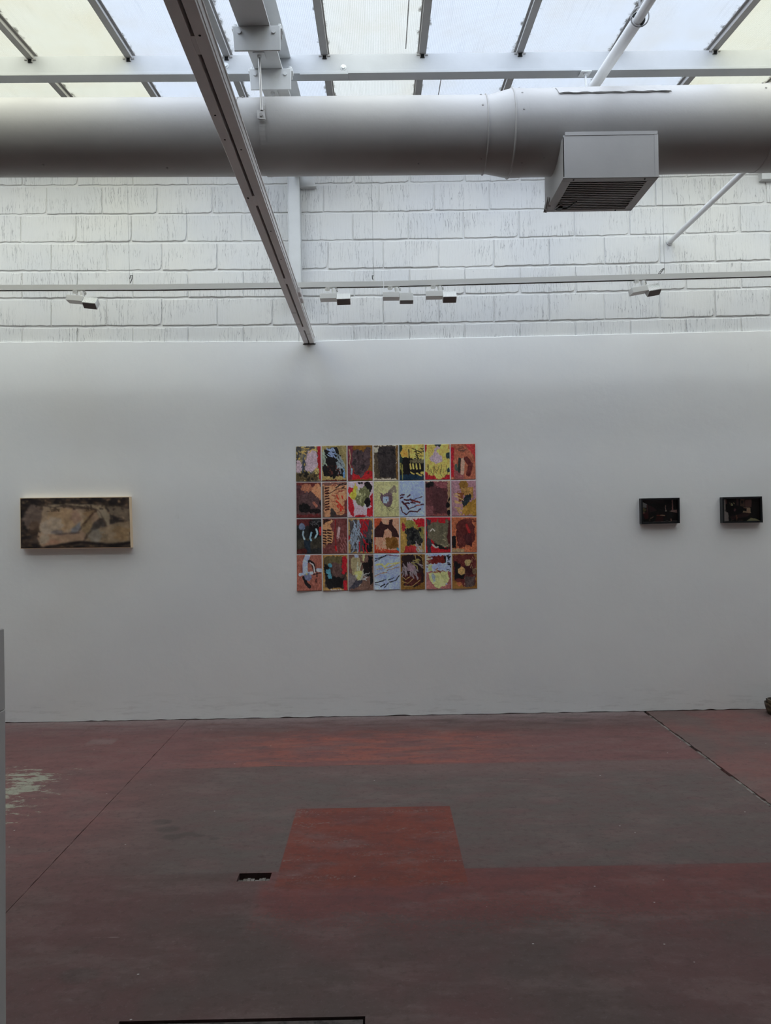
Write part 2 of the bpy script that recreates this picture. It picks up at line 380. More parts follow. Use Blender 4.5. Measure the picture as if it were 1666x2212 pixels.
# chipped pit with a ledge of broken concrete
pt = MB().box((PIT_X0, PIT_Y0, -.043), (PIT_X1, PIT_Y1, -.030))
pt.build('pit_bottom', M['rubble'], floor)
lg = MB(); xq = PIT_X0+.004
while xq < PIT_X1-.01:
    x2 = xq+rnd.uniform(.010, .024); lg.box((xq, PIT_Y0, -.03), (min(x2, PIT_X1)-.002, PIT_Y0+rnd.uniform(.018, .040), -rnd.uniform(.004, .012))); xq = x2
tag(lg.build('broken_edge', M['grout'], floor), kind='stuff')
# hatch lid at the foot of the picture
hatch = empty('floor_hatch', ((HX0+HX1)/2, (HY0+HY1)/2, 0), 'red floor hatch lid with dark gaps round it, cut off at the lower picture edge', 'hatch')
fr = MB(); t1, t2 = .007, .026
for a, b in (((HX0+t1, HY1-t2), (HX1-t1, HY1-t1)), ((HX0+t1, HY0+t1), (HX1-t1, HY0+t2)), ((HX0+t1, HY0+t2), (HX0+t2, HY1-t2)), ((HX1-t2-.012, HY0+t2), (HX1-t1, HY1-t2))):
    fr.box((*a, -.044), (*b, -.006))
fr.build('frame', M['grout2'], hatch)
MB().box((HX0+t2+.006, HY0+t2+.006, -.044), (HX1-t2-.020, HY1-t2-.007, -.004)).build('lid', M['floor'], hatch, bevel=.002)

# ------------------------------------------------------------------ back wall: blocks above, plaster below
ZT = roof_z(W)-.02
wall = tag(MB().box((XL, W+.0295, -.05), (XR, W+.25, ZT+.1)).build('wall_back', M['mortar']), kind='structure')
def sag(px): u = px/833.0; return 6*u*u
def course_z(yl, px): return onY(px, yl-sag(px), W)[2]
COURSES = [399-61*4, 399-61*3, 399-61*2, 399-61, 399, 461, 522, 584, 643, 704, 765]       # top joint line at the left picture edge
OFFS = [45, 108, 45, 108, 45, 98, 42, 108, 45, 108, 45]
# COURSES[i]..COURSES[i+1] is one course; its joints start at OFFS[i+1]
def block_mesh(seed):
    r = random.Random(seed); L, h = .444, .212; pts = []
    def edge(a, b, n):
        for i in range(n):
            t = i/n; pts.append((a[0]+(b[0]-a[0])*t, a[1]+(b[1]-a[1])*t))
    edge((-L/2, -h/2), (L/2, -h/2), 14); edge((L/2, -h/2), (L/2, h/2), 5); edge((L/2, h/2), (-L/2, h/2), 14); edge((-L/2, h/2), (-L/2, -h/2), 5)
    out = []
    for x, z in pts: out.append((x+r.gauss(0, .0014), z+r.gauss(0, .0020)))
    if r.random() < .5:                      # a broken corner
        k = r.choice((0, 14, 19, 33)); out[k] = (out[k][0]*.965, out[k][1]*.90)
    n = len(out); vs = [(x, .04, z) for x, z in out]+[(x, .003, z) for x, z in out]+[(x*.984, 0, z*.965) for x, z in out]
    fs = [(i, (i+1) % n, n+(i+1) % n, n+i) for i in range(n)]+[(n+i, n+(i+1) % n, 2*n+(i+1) % n, 2*n+i) for i in range(n)]+[tuple(range(2*n, 3*n))]
    me = bpy.data.meshes.new('concrete_block'); me.from_pydata(vs, [], fs); bm = bmesh.new(); bm.from_mesh(me)
    bmesh.ops.recalc_face_normals(bm, faces=bm.faces); bm.to_mesh(me); bm.free()
    me.materials.append(M['block']); return me
BM = [block_mesh(i) for i in range(10)]
for ci in range(len(COURSES)-1):
    for k in range(-7, 23):
        pxl = OFFS[ci+1]+120*k; pc = pxl+60
        zt = course_z(COURSES[ci], pc); zb = course_z(COURSES[ci+1], pc); X = onY(pc, COURSES[ci]+30, W)[0]
        if zt > ZT+.02: continue
        o = bpy.data.objects.new('concrete_block', rnd.choice(BM)); col.objects.link(o); o.parent = wall
        o.location = (X, W+.020+rnd.uniform(-.0025, .0025), (zt+zb)/2-.002)
        o.scale = (1, 1, (zt-zb)/.2305)
        o.rotation_euler = (rnd.gauss(0, .003), math.atan2(course_z(COURSES[ci], pc-60)-course_z(COURSES[ci], pc+60), .453)*1.0, rnd.gauss(0, .003))
# plaster sheet
def plaster_top(px):
    if px < 650: return 738.5-.002*px
    if px < 690: return 737.3-(px-650)*.03
    return 736.1-(px-690)*.0226
top = []; bot = []
for i in range(251):
    px = -1000+i*15; X = onY(px, 740, W)[0]
    top.append((X, onY(px, plaster_top(px)+rnd.uniform(-.5, .5), W)[2])); bot.append((X, .002+abs(rnd.gauss(0, .004))))
top[0] = (XL, top[0][1]); bot[0] = (XL, 0); top[-1] = (XR, top[-1][1]); bot[-1] = (XR, 0)
n = len(top); vs = [(x, W, z) for x, z in bot]+[(x, W, z-.004) for x, z in top]+[(x, W+.004, z) for x, z in top]+[(x, W+.036, z) for x, z in top]+[(x, W+.036, z) for x, z in bot]
fs = [(i, i+1, n+i+1, n+i) for i in range(n-1)]+[(n+i, n+i+1, 2*n+i+1, 2*n+i) for i in range(n-1)]+[(2*n+i, 2*n+i+1, 3*n+i+1, 3*n+i) for i in range(n-1)]+[(4*n+i, 4*n+i+1, i+1, i) for i in range(n-1)]
MB().add(vs, fs).build('plaster', M['plaster'], wall)
# steel bearings bedded in the top of the block wall
for name_px, lab in (((648, 683, 383, 404), 'white steel angle bedded in the block wall beside the upright post'), ((1645, 1700, 375, 388), 'white steel angle in the block wall under the duct, at the right picture edge')):
    a = onY(name_px[0], name_px[3], W-.02); b = onY(name_px[1], name_px[3], W-.02)
    e = MB(); e.hexa([(a[0], W-.03, a[2]), (b[0], W-.03, a[2]), (b[0], W+.036, a[2]), (a[0], W+.036, a[2]),
                      (a[0], W-.03, a[2]+.12), (b[0]-.03, W-.03, a[2]+.12), (b[0]-.03, W+.036, a[2]+.12), (a[0], W+.036, a[2]+.12)])
    tag(e.build('bearing_plate', M['white'], bevel=.002), lab, 'bracket', 'bearing angles')

# side, rear walls and the opaque part of the roof
tag(MB().box((XL-.2, YB, 0), (XL, W+.25, 5.0)).build('wall_left', M['rear']), kind='structure')
tag(MB().box((XR, YB, 0), (XR+.2, W+.25, 5.0)).build('wall_right', M['rear']), kind='structure')
tag(MB().box((XL, YB-.2, 0), (XR, YB, 5.0)).build('wall_rear', M['rear']), kind='structure')
ce = MB(); za, zb = roof_z(YB), roof_z(SKY_Y0)
ce.hexa([(XL, YB-.2, za), (XR, YB-.2, za), (XR, SKY_Y0, zb), (XL, SKY_Y0, zb), (XL, YB-.2, za+.1), (XR, YB-.2, za+.1), (XR, SKY_Y0, zb+.1), (XL, SKY_Y0, zb+.1)])
ce.hexa([(XL, SKY_Y1, roof_z(SKY_Y1)+.05), (XR, SKY_Y1, roof_z(SKY_Y1)+.05), (XR, W+.25, roof_z(W+.25)+.05), (XL, W+.25, roof_z(W+.25)+.05), (XL, SKY_Y1, roof_z(SKY_Y1)+.15), (XR, SKY_Y1, roof_z(SKY_Y1)+.15), (XR, W+.25, roof_z(W+.25)+.15), (XL, W+.25, roof_z(W+.25)+.15)])
tag(ce.build('ceiling', M['rear']), kind='structure')

# grey wall added outside to dim the sky seen through the roof sheets
tag(MB().box((-30, 7.2, 0), (30, 7.6, 11.0)).build('wall_added_blocker', M['outside']), kind='structure')
# ------------------------------------------------------------------ skylight: sheets between glazing bars
sky = tag(bpy.data.objects.new('window_1', None), kind='structure'); col.objects.link(sky); sky.location = (0, SKY_Y0, roof_z(SKY_Y0))
SP = .615; BX0 = -.307
PY = 4.65                      # the purlin's face
def slab(x0, x1, y0, y1, h0, h1):
    f = roof_z
    return [(x0, y0, f(y0)+h0), (x1, y0, f(y0)+h0), (x1, y1, f(y1)+h0), (x0, y1, f(y1)+h0), (x0, y0, f(y0)+h1), (x1, y0, f(y0)+h1), (x1, y1, f(y1)+h1), (x0, y1, f(y1)+h1)]
tone = {-4: 'pane_cream', -3: 'pane_cream', -2: 'pane_blue', -1: 'pane_blue', 0: 'pane_white', 1: 'pane_blue', 2: 'pane_blue', 3: 'pane_blue', 4: 'pane_cream'}
for k in range(-11, 12):
    xb = BX0+SP*k
    if k < 11:
        xc = xb+SP/2; hw = SP/2-.004
        if abs(xc) < 6.45:
            mb = MB().hexa(slab(xc-hw, xc+hw, SKY_Y0, SKY_Y1, .048, .056))
            mb.build('pane', M[tone.get(k, 'pane_white')], sky, origin=(xc, 0, 0))
    if abs(xb) > 6.45: continue
    br = MB().hexa(slab(xb-.021, xb+.021, SKY_Y0, W+.03, .004, .020)); br.hexa(slab(xb-.013, xb+.013, SKY_Y0, W+.03, .020, .047)); br.hexa(slab(xb-.028, xb+.028, SKY_Y0, W+.03, .042, .0475))
    b = br.build('glazing_bar', M['alu'], sky)
    cl = MB(); z0 = roof_z(PY)
    cl.box((xb-.036, PY-.006, z0-.004), (xb-.014, PY+.03, z0+.003)); cl.box((xb+.014, PY-.006, z0-.004), (xb+.036, PY+.03, z0+.003))
    cl.box((xb-.016, PY-.012, z0-.020), (xb-.012, PY+.03, z0+.003)); cl.box((xb+.012, PY-.012, z0-.020), (xb+.016, PY+.03, z0+.003))
    cl.build('clip', M['alu'], b)
    MB().box((xb-.011, PY-.004, z0-.020), (xb+.011, PY+.02, z0-.001)).build('bar_socket', M['dark'], b)
# one cracked seam in a pane
for xx, ya, yb in ((.205, 4.1, 4.66), (.46, 4.75, 5.3)):
    MB().hexa(slab(xx-.003, xx+.003, ya, yb, .044, .0475)).build('seam_strip', M['alu'], sky)

# ------------------------------------------------------------------ purlin (channel) in two lengths
ZP1 = roof_z(PY)-.018
def purlin(x0, x1, dz0, dz1, label):
    e = empty('roof_purlin', ((x0+x1)/2, PY, ZP1-.14), label, 'beam', 'roof purlins')
    def at(h0, h1, y0, y1):
        return [(x0, y0, ZP1+dz0+h0), (x1, y0, ZP1+dz1+h0), (x1, y1, ZP1+dz1+h0), (x0, y1, ZP1+dz0+h0), (x0, y0, ZP1+dz0+h1), (x1, y0, ZP1+dz1+h1), (x1, y1, ZP1+dz1+h1), (x0, y1, ZP1+dz0+h1)]
    MB().hexa(at(-.128, 0, PY, PY+.008)).build('web', M['purlin'], e)
    f = MB().hexa(at(-.128, -.119, PY-.032, PY)); f.hexa(at(-.008, 0, PY+.008, PY+.055)); f.hexa(at(-.140, -.128, PY-.036, PY+.045)); f.build('flange', M['purlin'], e, bevel=.001)
    return e
def zfix(px, py): return onY(px, py, PY)[2]-ZP1
SPX = onY(752, 150, PY)[0]
zl = onY(0, 122.5, PY); zm = onY(752, 117.5, PY); zr = onY(1666, 107, PY)
sl_l = (zm[2]-zl[2])/(zm[0]-zl[0]); sl_r = (zr[2]-zm[2])/(zr[0]-zm[0])
dl = zl[2]+sl_l*(XL-zl[0])-ZP1; dm = zm[2]-ZP1; dr = zm[2]+sl_r*(XR-zm[0])-ZP1
pu1 = purlin(XL, SPX, dl, dm, 'white steel channel purlin crossing under the skylight, length beside the tapering strut')
pu2 = purlin(SPX, XR, dm, dr, 'white steel channel purlin crossing under the skylight, length running over the air outlet')
sp = MB().box((SPX-.30, PY-.04, ZP1+dm-.146), (SPX+.001, PY+.03, ZP1+dm-.140)); sp.build('splice_plate', M['purlin'], pu1)
def bolt(p, d, r, parent, nm='bolt', m='white'):
    p = Vector(p); d = Vector(d).normalized()
    return MB().tube([p, p+d*r*.25], r*1.45, 14).tube([p+d*r*.25, p+d*r*1.2], r, 6).build(nm, M[m], parent)
for (px, py) in ((488, 142), (742, 146)):
    q = onY(px, py, PY); bolt(q, (0, -1, 0), .013, pu1 if px < 700 else pu1)

# ------------------------------------------------------------------ sloping rafter (I-beam) with clamps, and post on the wall
RB = H+2.59-.035*0            # underside height at Y = 4.39
def raft_z(Y): return RB + SL*(Y-4.39)
def onRaft(x, y): return plane(x, y, (0, -SL, 1), RB-SL*4.39)
l0, l1 = onRaft(494, 0), onRaft(572, 210); r0, r1 = onRaft(567, 0), onRaft(628, 210)
def rx(a, b, Y): return a[0]+(b[0]-a[0])*(Y-a[1])/(b[1]-a[1])
rafter = empty('sloping_rafter', ((l1[0]+r1[0])/2, 4.4, raft_z(4.4)), 'white steel I-beam rafter running up to the wall beneath the skylight', 'beam')
RY0, RY1 = SKY_Y0+.02, W-.115
def rbar(xa, xb, h0, h1):
    q = []
    for h in (h0, h1):
        for Y, s in ((RY0, 0), (RY0, 1), (RY1, 1), (RY1, 0)):
            L, R_ = rx(l0, l1, Y), rx(r0, r1, Y); q.append((L+(R_-L)*(xa if s == 0 else xb), Y, raft_z(Y)+h))
    return q
HB = .275
MB().hexa(rbar(0, 1, 0, .010)).build('bottom_flange', M['white'], rafter, bevel=.001)
MB().hexa(rbar(.46, .54, .010, HB-.01)).build('web', M['white'], rafter)
MB().hexa(rbar(0, 1, HB-.01, HB)).build('top_flange', M['white'], rafter, bevel=.001)
def clamp(px0, px1, py_top, drop):
    a = onRaft((px0+px1)/2, py_top); Y = a[1]; z = raft_z(Y)
    x0 = plane(px0, py_top, (0, 1, 0), Y)[0]; x1 = plane(px1, py_top, (0, 1, 0), Y)[0]
    c = MB(); c.box((x0, Y, z-.010), (x1, Y+.09, z-.002))
    c.hexa([(x0+.006, Y-.002, z-drop), (x1-.002, Y-.002, z-drop), (x1-.002, Y+.006, z-drop), (x0+.006, Y+.006, z-drop), (x0, Y-.012, z-.002), (x1, Y-.012, z-.002), (x1, Y+.004, z-.002), (x0, Y+.004, z-.002)])
    o = c.build('clamp_bracket', M['white'], rafter, bevel=.002)
    for t in (.14, .86):
        x = x0+(x1-x0)*t
        MB().tube([(x, Y-.016, z-.032), (x, Y-.004, z-.032)], .011, 12).build('bolt', M['white'], o)
    for t, s in ((.035, 1), (.965, -1)):
        x = x0+(x1-x0)*t
        MB().box((x-.016, Y+.01, z-.004), (x+.016, Y+.06, z+.012)).tube([(x, Y+.03, z+.012), (x, Y+.03, z+.030)], .010, 6).build('clamp_nut', M['white'], o)
clamp(503, 606, 58, .125); clamp(539, 629, 150, .118)

pa = onY(622.5, 500, W-.10); pb = onY(649, 500, W-.10)
post = empty('wall_post', ((pa[0]+pb[0])/2, W-.05, 3.4), 'white steel upright post against the block wall, below the duct', 'post')
zb_ = onY(636, 648, W-.10)[2]
MB().box((pa[0], W-.10, zb_), (pb[0], W-.092, roof_z(W)-.02)).build('flange', M['white'], post, bevel=.001)
MB().box(((pa[0]+pb[0])/2-.004, W-.092, zb_), ((pa[0]+pb[0])/2+.004, W+.015, roof_z(W)-.02)).build('web', M['white'], post)
MB().box((pa[0], W+.012, zb_), (pb[0], W+.020, roof_z(W)-.02)).build('flange', M['white'], post)
# weld beads of paint down both edges of the post
for s in (pa[0]+.003, pb[0]-.003): MB().tube([(s, W-.101, zb_), (s, W-.101, roof_z(W)-.03)], .003, 6).build('edge_bead', M['white'], post)

# ------------------------------------------------------------------ slotted strut running from overhead to the wall
ZS = onY(668, 742, W)[2]
ua, ub = onZ(352, 0, ZS), onZ(656.5, 742, ZS); va, vb = onZ(421, 0, ZS), onZ(679, 742, ZS)
def ux(a, b, Y): return a[0]+(b[0]-a[0])*(Y-a[1])/(b[1]-a[1])
strut = empty('slotted_strut', ((ub[0]+vb[0])/2, 5.9, ZS), 'long white double channel strut with a slotted underside, running overhead to the wall', 'beam')
SY0, SY1 = -1.2, W+.03
def sbar(t0, t1, h0, h1, y0=SY0, y1=SY1, e0=0.0, e1=0.0):
    q = []
    for h in (h0, h1):
        for Y, s in ((y0, 0), (y0, 1), (y1, 1), (y1, 0)):
            L, R_ = ux(ua, ub, Y), ux(va, vb, Y); q.append((L+(R_-L)*(t0 if s == 0 else t1)+(e0 if s == 0 else e1), Y, ZS+h))
    return q
MB().hexa(sbar(0, .43, 0, .060)).build('channel', M['strut'], strut, bevel=.002)
c2 = MB().hexa(sbar(.57, 1, 0, .060)); c2.hexa(sbar(1, 1, .014, .020, e1=.003)).hexa(sbar(1, 1, .052, .060, e1=.004)); c2.build('channel', M['strut'], strut, bevel=.001)
MB().hexa(sbar(.43, .57, .045, .058)).build('slot_back', M['dark'], strut)
for py0, py1 in ((79, 119), (426, 447), (605, 617), (710, 718)):
    y0 = onZ(400, py0, ZS)[1]; y1 = onZ(400, py1, ZS)[1]
    MB().hexa(sbar(.42, .58, .0008, .03, y0, y1)).build('batten', M['strut'], strut)
for py in (676, 700, 722):
    Y = onZ(620, py, ZS)[1]; MB().hexa(sbar(.0 if py < 710 else .6, .40 if py < 710 else .98, -.0012, .001, Y, Y+.006)).build('tape_edge', M['alu'], strut)
for py in (638, 652):
    Y = onZ(640, py, ZS)[1]; MB().hexa(sbar(1, 1, .018, .056, Y, Y+.10, e1=.018)).build('cable_clip', M['strut'], strut, bevel=.003)
for py in (57, 230, 283, 305, 411, 409, 482, 543, 543):
    Y = onZ(400, py+20, ZS)[1]; t = rnd.choice((.2, .75)); X = ux(ua, ub, Y)+(ux(va, vb, Y)-ux(ua, ub, Y))*t
    MB().tube([(X, Y, ZS-.0008), (X, Y, ZS+.002)], .004, 8).build('screw_hole', M['dark'], strut)
# pocket in the wall where the strut is let in
pk = MB(); X0, X1 = ub[0]-.006, vb[0]+.012; pk.box((X0, W-.004, ZS-.008), (X1, W+.004, ZS-.001))
pk.build('wall_pocket', M['dark'], strut)

# ------------------------------------------------------------------ air duct
DY = 4.33
zc = lambda px, py: onY(px, py, DY)
cl_ = [zc(0, 299), zc(548, 297.5), zc(1047, 292.5), zc(1103, 290), zc(1666, 278.5)]
RS, RL = .2085, .2335
duct = empty('air_duct', (0, DY, cl_[2][2]), 'large round white-painted ventilation duct crossing the room under the skylight', 'duct')
def axis_z(X):
    P = [(p[0], p[2]) for p in cl_]
    if X <= P[0][0]: i = 0
    elif X >= P[-1][0]: i = len(P)-2
    else: i = max(k for k in range(len(P)-1) if P[k][0] <= X)
    (a, za_), (b, zb2) = P[i], P[i+1]; return za_+(zb2-za_)*(X-a)/(b-a)
def ring_pts(X, r, n=72):
    z = axis_z(X); return [(X, DY+r*math.cos(2*math.pi*k/n), z+r*math.sin(2*math.pi*k/n)) for k in range(n)]
def lathe(secs, name, m, parent):
    n = 72; vs = []; 
    for X, r in secs: vs += ring_pts(X, r, n)
    fs = [(i*n+k, i*n+(k+1) % n, (i+1)*n+(k+1) % n, (i+1)*n+k) for i in range(len(secs)-1) for k in range(n)]
    return MB().add(vs, fs).build(name, m, parent, smooth=True)
xs_ = dict(a=zc(523, 300)[0], b=zc(574, 297)[0], c=zc(1045, 292)[0], d=zc(1100, 290)[0], e=zc(1127, 290)[0], f=zc(1638, 280)[0])
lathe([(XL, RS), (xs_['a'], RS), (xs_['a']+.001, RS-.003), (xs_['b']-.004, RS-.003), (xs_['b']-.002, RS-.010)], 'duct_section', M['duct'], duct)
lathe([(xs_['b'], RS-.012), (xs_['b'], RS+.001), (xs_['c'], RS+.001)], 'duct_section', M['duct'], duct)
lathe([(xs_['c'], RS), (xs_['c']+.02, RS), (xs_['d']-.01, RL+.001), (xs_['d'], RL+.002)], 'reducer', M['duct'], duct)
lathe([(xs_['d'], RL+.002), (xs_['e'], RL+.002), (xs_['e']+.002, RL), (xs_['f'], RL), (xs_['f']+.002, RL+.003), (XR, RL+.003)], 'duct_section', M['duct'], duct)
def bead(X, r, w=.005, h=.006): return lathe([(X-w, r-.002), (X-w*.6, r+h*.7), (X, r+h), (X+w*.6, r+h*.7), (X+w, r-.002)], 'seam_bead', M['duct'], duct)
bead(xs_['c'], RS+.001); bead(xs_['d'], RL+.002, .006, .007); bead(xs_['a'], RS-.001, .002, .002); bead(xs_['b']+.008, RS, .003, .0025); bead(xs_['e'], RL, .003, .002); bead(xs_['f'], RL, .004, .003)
# self-tapping screws round the seams
def duct_pt(X, deg, r): a = math.radians(deg); return Vector((X, DY-r*math.cos(a), axis_z(X)+r*math.sin(a))), Vector((0, -math.cos(a), math.sin(a)))
for X, deg, r in [(xs_['c']-.03, 55, RS), (xs_['c']-.03, 20, RS), (xs_['c']-.03, -62, RS), (xs_['e']-.03, 62, RL), (xs_['e']-.03, 35, RL), (xs_['e']-.03, 5, RL), (xs_['e']-.02, -66, RL), (xs_['a']+.03, 52, RS), (xs_['f']-.03, 60, RL), (xs_['f']-.05, 35, RL), (xs_['e']+.10, -58, RL), (.25, -70, RS), (-1.9, -68, RS), (-1.2, -75, RS)]:
    p, d = duct_pt(X, deg, r); MB().tube([p-d*.001, p+d*.004], .0055, 8).build('screw', M['alu'], duct)
# patch riveted on top of the duct
px0, px1 = zc(1197, 205)[0]-.02, zc(1430, 205)[0]-.03
vs = []; N_ = 24
for j, (dg, lift) in enumerate(((92, .001), (66, .003), (46, .004), (30, .007), (29.2, .003))):
    for i in range(N_+1):
        X = px0+(px1-px0)*i/N_+(j-3)*.008*(1 if i > N_/2 else .9); p, d = duct_pt(X, dg+(1.2*math.sin(i*1.3)*.4 if j >= 3 else 0), RL+lift+(.004*abs(math.sin(i*.9)) if j == 3 else 0)); vs.append(p)
fs = [(j*(N_+1)+i, j*(N_+1)+i+1, (j+1)*(N_+1)+i+1, (j+1)*(N_+1)+i) for j in range(4) for i in range(N_)]
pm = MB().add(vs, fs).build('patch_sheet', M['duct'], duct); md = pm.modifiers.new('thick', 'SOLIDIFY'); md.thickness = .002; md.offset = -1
# air outlet box under the duct
OY0, OY1 = 4.095, 4.555
A, B = onY(1218, 383, OY0), onY(1423, 380, OY0); ZO = (A[2]+B[2])/2; OX0, OX1 = A[0], B[0]
ZO1 = onY(1320, 291, OY0)[2]
ob = MB(); t = .004; fr_w = .042
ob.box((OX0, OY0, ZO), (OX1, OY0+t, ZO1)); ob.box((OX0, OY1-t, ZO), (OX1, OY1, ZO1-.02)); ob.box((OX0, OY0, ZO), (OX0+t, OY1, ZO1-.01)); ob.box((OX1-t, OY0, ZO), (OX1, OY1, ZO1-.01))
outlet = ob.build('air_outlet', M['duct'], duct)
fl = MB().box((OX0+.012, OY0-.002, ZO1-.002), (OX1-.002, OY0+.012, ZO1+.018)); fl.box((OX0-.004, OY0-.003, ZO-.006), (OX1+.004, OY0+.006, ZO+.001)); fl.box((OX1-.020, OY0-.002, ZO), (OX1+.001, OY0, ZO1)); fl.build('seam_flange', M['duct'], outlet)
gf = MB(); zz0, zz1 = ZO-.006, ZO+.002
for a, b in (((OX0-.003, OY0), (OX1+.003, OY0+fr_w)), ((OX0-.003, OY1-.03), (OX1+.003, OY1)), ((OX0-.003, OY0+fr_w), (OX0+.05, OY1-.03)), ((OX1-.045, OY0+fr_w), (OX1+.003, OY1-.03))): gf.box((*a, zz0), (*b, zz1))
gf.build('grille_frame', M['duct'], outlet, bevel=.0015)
NS = 16; ga, gb = OY0+fr_w, OY1-.03
for i in range(NS):
    Y = ga+(gb-ga)*(i+.5)/NS
    s = MB().hexa([(OX0+.05, Y-.008, ZO-.004), (OX1-.045, Y-.008, ZO-.004), (OX1-.045, Y-.001, ZO-.004), (OX0+.05, Y-.001, ZO-.004), (OX0+.05, Y+.006, ZO+.016), (OX1-.045, Y+.006, ZO+.016), (OX1-.045, Y+.008, ZO+.016), (OX0+.05, Y+.008, ZO+.016)])
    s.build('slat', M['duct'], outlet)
MB().box((OX0+.004, OY0+.004, ZO+.030), (OX1-.004, OY1-.004, ZO+.034)).build('damper', M['dark'], outlet)
for x, y in ((OX0+.06, OY0+.02), (OX1-.07, OY0+.02), (OX1-.10, OY1-.015)): MB().tube([(x, y, zz0-.003), (x, y, zz0)], .005, 8).build('screw', M['dark'], outlet)
lv = MB().box((OX0+.055, OY1-.09, ZO-.020), (OX0+.085, OY1-.055, ZO-.004)); lv.tube([(OX0+.07, OY1-.07, ZO-.015), (OX0+.11, OY1-.08, ZO-.02), (OX0+.14, OY1-.12, ZO-.008), (OX0+.155, OY1-.15, ZO-.006)], .0035, 8); lv.build('grille_lever', M['blackwire'], outlet)
lw = MB().tube([(OX0+.045, OY1-.05, ZO-.008), (OX0+.048, OY1-.10, ZO-.020), (OX0+.06, OY1-.13, ZO-.016), (OX0+.075, OY1-.125, ZO-.006)], .003, 8); lw.build('wire_loop', M['wire'], outlet)
tp = MB()
for a, b, c, w in (((OX0-.004, OY1-.09, ZO+.05), (OX0-.012, OY1-.05, ZO-.005), .0, .03), ((OX0-.003, OY1-.13, ZO+.03), (OX0-.010, OY1-.10, ZO-.012), .0, .018), ((OX0-.005, OY1-.04, ZO+.04), (OX0-.014, OY1-.015, ZO-.01), .0, .02)):
    tp.hexa([(a[0], a[1], a[2]), (a[0]+.002, a[1], a[2]), (a[0]+.002, a[1]+w, a[2]), (a[0], a[1]+w, a[2]), (b[0], b[1], b[2]), (b[0]+.02, b[1], b[2]-.003), (b[0]+.02, b[1]+w*.4, b[2]-.003), (b[0], b[1]+w*.4, b[2])])
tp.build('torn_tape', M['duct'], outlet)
# hangers: rods with plates, from the rafter and from the purlin
def hanger(top, bot, plate_top=True, strapside=-1, lean=.0, r=.0075, m='steel'):
    e = MB().tube([top, bot], r, 10).build('hanger_rod', M[m], duct, smooth=True)
    tx, ty, tz = top
    MB().hexa([(tx-.032, ty-.03, tz-.012), (tx+.032, ty-.03, tz-.012), (tx+.032, ty+.05, tz), (tx-.032, ty+.05, tz), (tx-.032, ty-.03, tz-.007), (tx+.032, ty-.03, tz-.007), (tx+.032, ty+.05, tz+.005), (tx-.032, ty+.05, tz+.005)]).build('fixing_plate', M['white'], e)
    MB().tube([(tx, ty, tz-.006), (tx, ty, tz-.022)], .013, 6).build('nut', M['white'], e)
    return e
t_ = onRaft(560, 116); hx, hy = t_[0], t_[1]
bt = onY(565, 236, hy)
h1 = hanger((hx, hy, raft_z(hy)-.002), (bt[0], hy+.01, bt[2]))
pl_ = MB(); bz = bt[2]; pl_.hexa([(bt[0]-.022, hy-.006, bz-.055), (bt[0]+.022, hy-.006, bz-.060), (bt[0]+.022, hy-.001, bz-.060), (bt[0]-.022, hy-.001, bz-.055), (bt[0]-.028, hy+.012, bz+.004), (bt[0]+.014, hy+.012, bz+.004), (bt[0]+.014, hy+.017, bz+.004), (bt[0]-.028, hy+.017, bz+.004)])
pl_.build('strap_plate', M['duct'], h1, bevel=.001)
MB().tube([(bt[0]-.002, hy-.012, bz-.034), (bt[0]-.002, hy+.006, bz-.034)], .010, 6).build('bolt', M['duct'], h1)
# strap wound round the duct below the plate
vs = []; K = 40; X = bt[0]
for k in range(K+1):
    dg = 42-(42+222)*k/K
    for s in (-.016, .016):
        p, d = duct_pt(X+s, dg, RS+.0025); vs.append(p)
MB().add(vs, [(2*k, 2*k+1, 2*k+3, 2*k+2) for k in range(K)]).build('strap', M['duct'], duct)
t_ = onRaft(589, 196); hb = 2*DY-hy+.02
h2 = hanger((t_[0], t_[1], raft_z(t_[1])-.002), (t_[0], t_[1]+.0, axis_z(t_[0])+RS*.6), m='white', r=.007)
q1 = onY(1264, 158, PY-.02)
h3 = hanger((q1[0], PY-.03, q1[2]), (q1[0]+.002, PY-.06, axis_z(q1[0])+RL*.2), m='white', r=.006)

# ------------------------------------------------------------------ pipes
pu_m = painted('white_pvc', (.80, .80, .80), rough=.3); M['pvc'] = pu_m
p1 = onY(1283, 187, 4.62); p2 = onY(1379, 42, 3.84); p3 = onY(1430, -40, 3.45)
dirv = Vector(p2)-Vector(p1); pend = Vector(p1)-dirv*1.85
pipe = empty('drain_pipe', tuple(p2), 'white plastic pipe with a socket joint, slanting up over the duct to the skylight', 'pipe')
MB().tube([pend, p1, p2], .032, 24).build('pipe_run', M['pvc'], pipe, smooth=True)
d_ = (Vector(p3)-Vector(p2)).normalized(); P2 = Vector(p2)
MB().tube([P2-d_*.02, P2, P2+d_*.001, P2+d_*.0011], [.032, .038, .038, .030], 24, cap=False).build('socket', M['pvc'], pipe, smooth=True)
MB().tube([P2-d_*.03, P2+d_*2.2], .0245, 24).build('pipe_run', M['pvc'], pipe, smooth=True)
MB().tube([P2-d_*.001, P2+d_*.0012], .0365, 20).build('socket_gap', M['dark'], pipe)
# ring hanger round the joint
hr = MB(); c = P2+d_*.03; u = d_.orthogonal().normalized(); w_ = d_.cross(u)
hr.tube([c+(u*math.cos(a)+w_*math.sin(a))*.046 for a in [2*math.pi*k/28 for k in range(29)]], .0035, 6)
hrr = hr.build('ring_hanger', M['wire'], pipe); topz = roof_z(c.y)
hrr2 = MB().tube([c+Vector((0, 0, .044)), (c.x-.002, c.y+.0, topz)], .006, 8).build('hanger_rod', M['wire'], pipe)
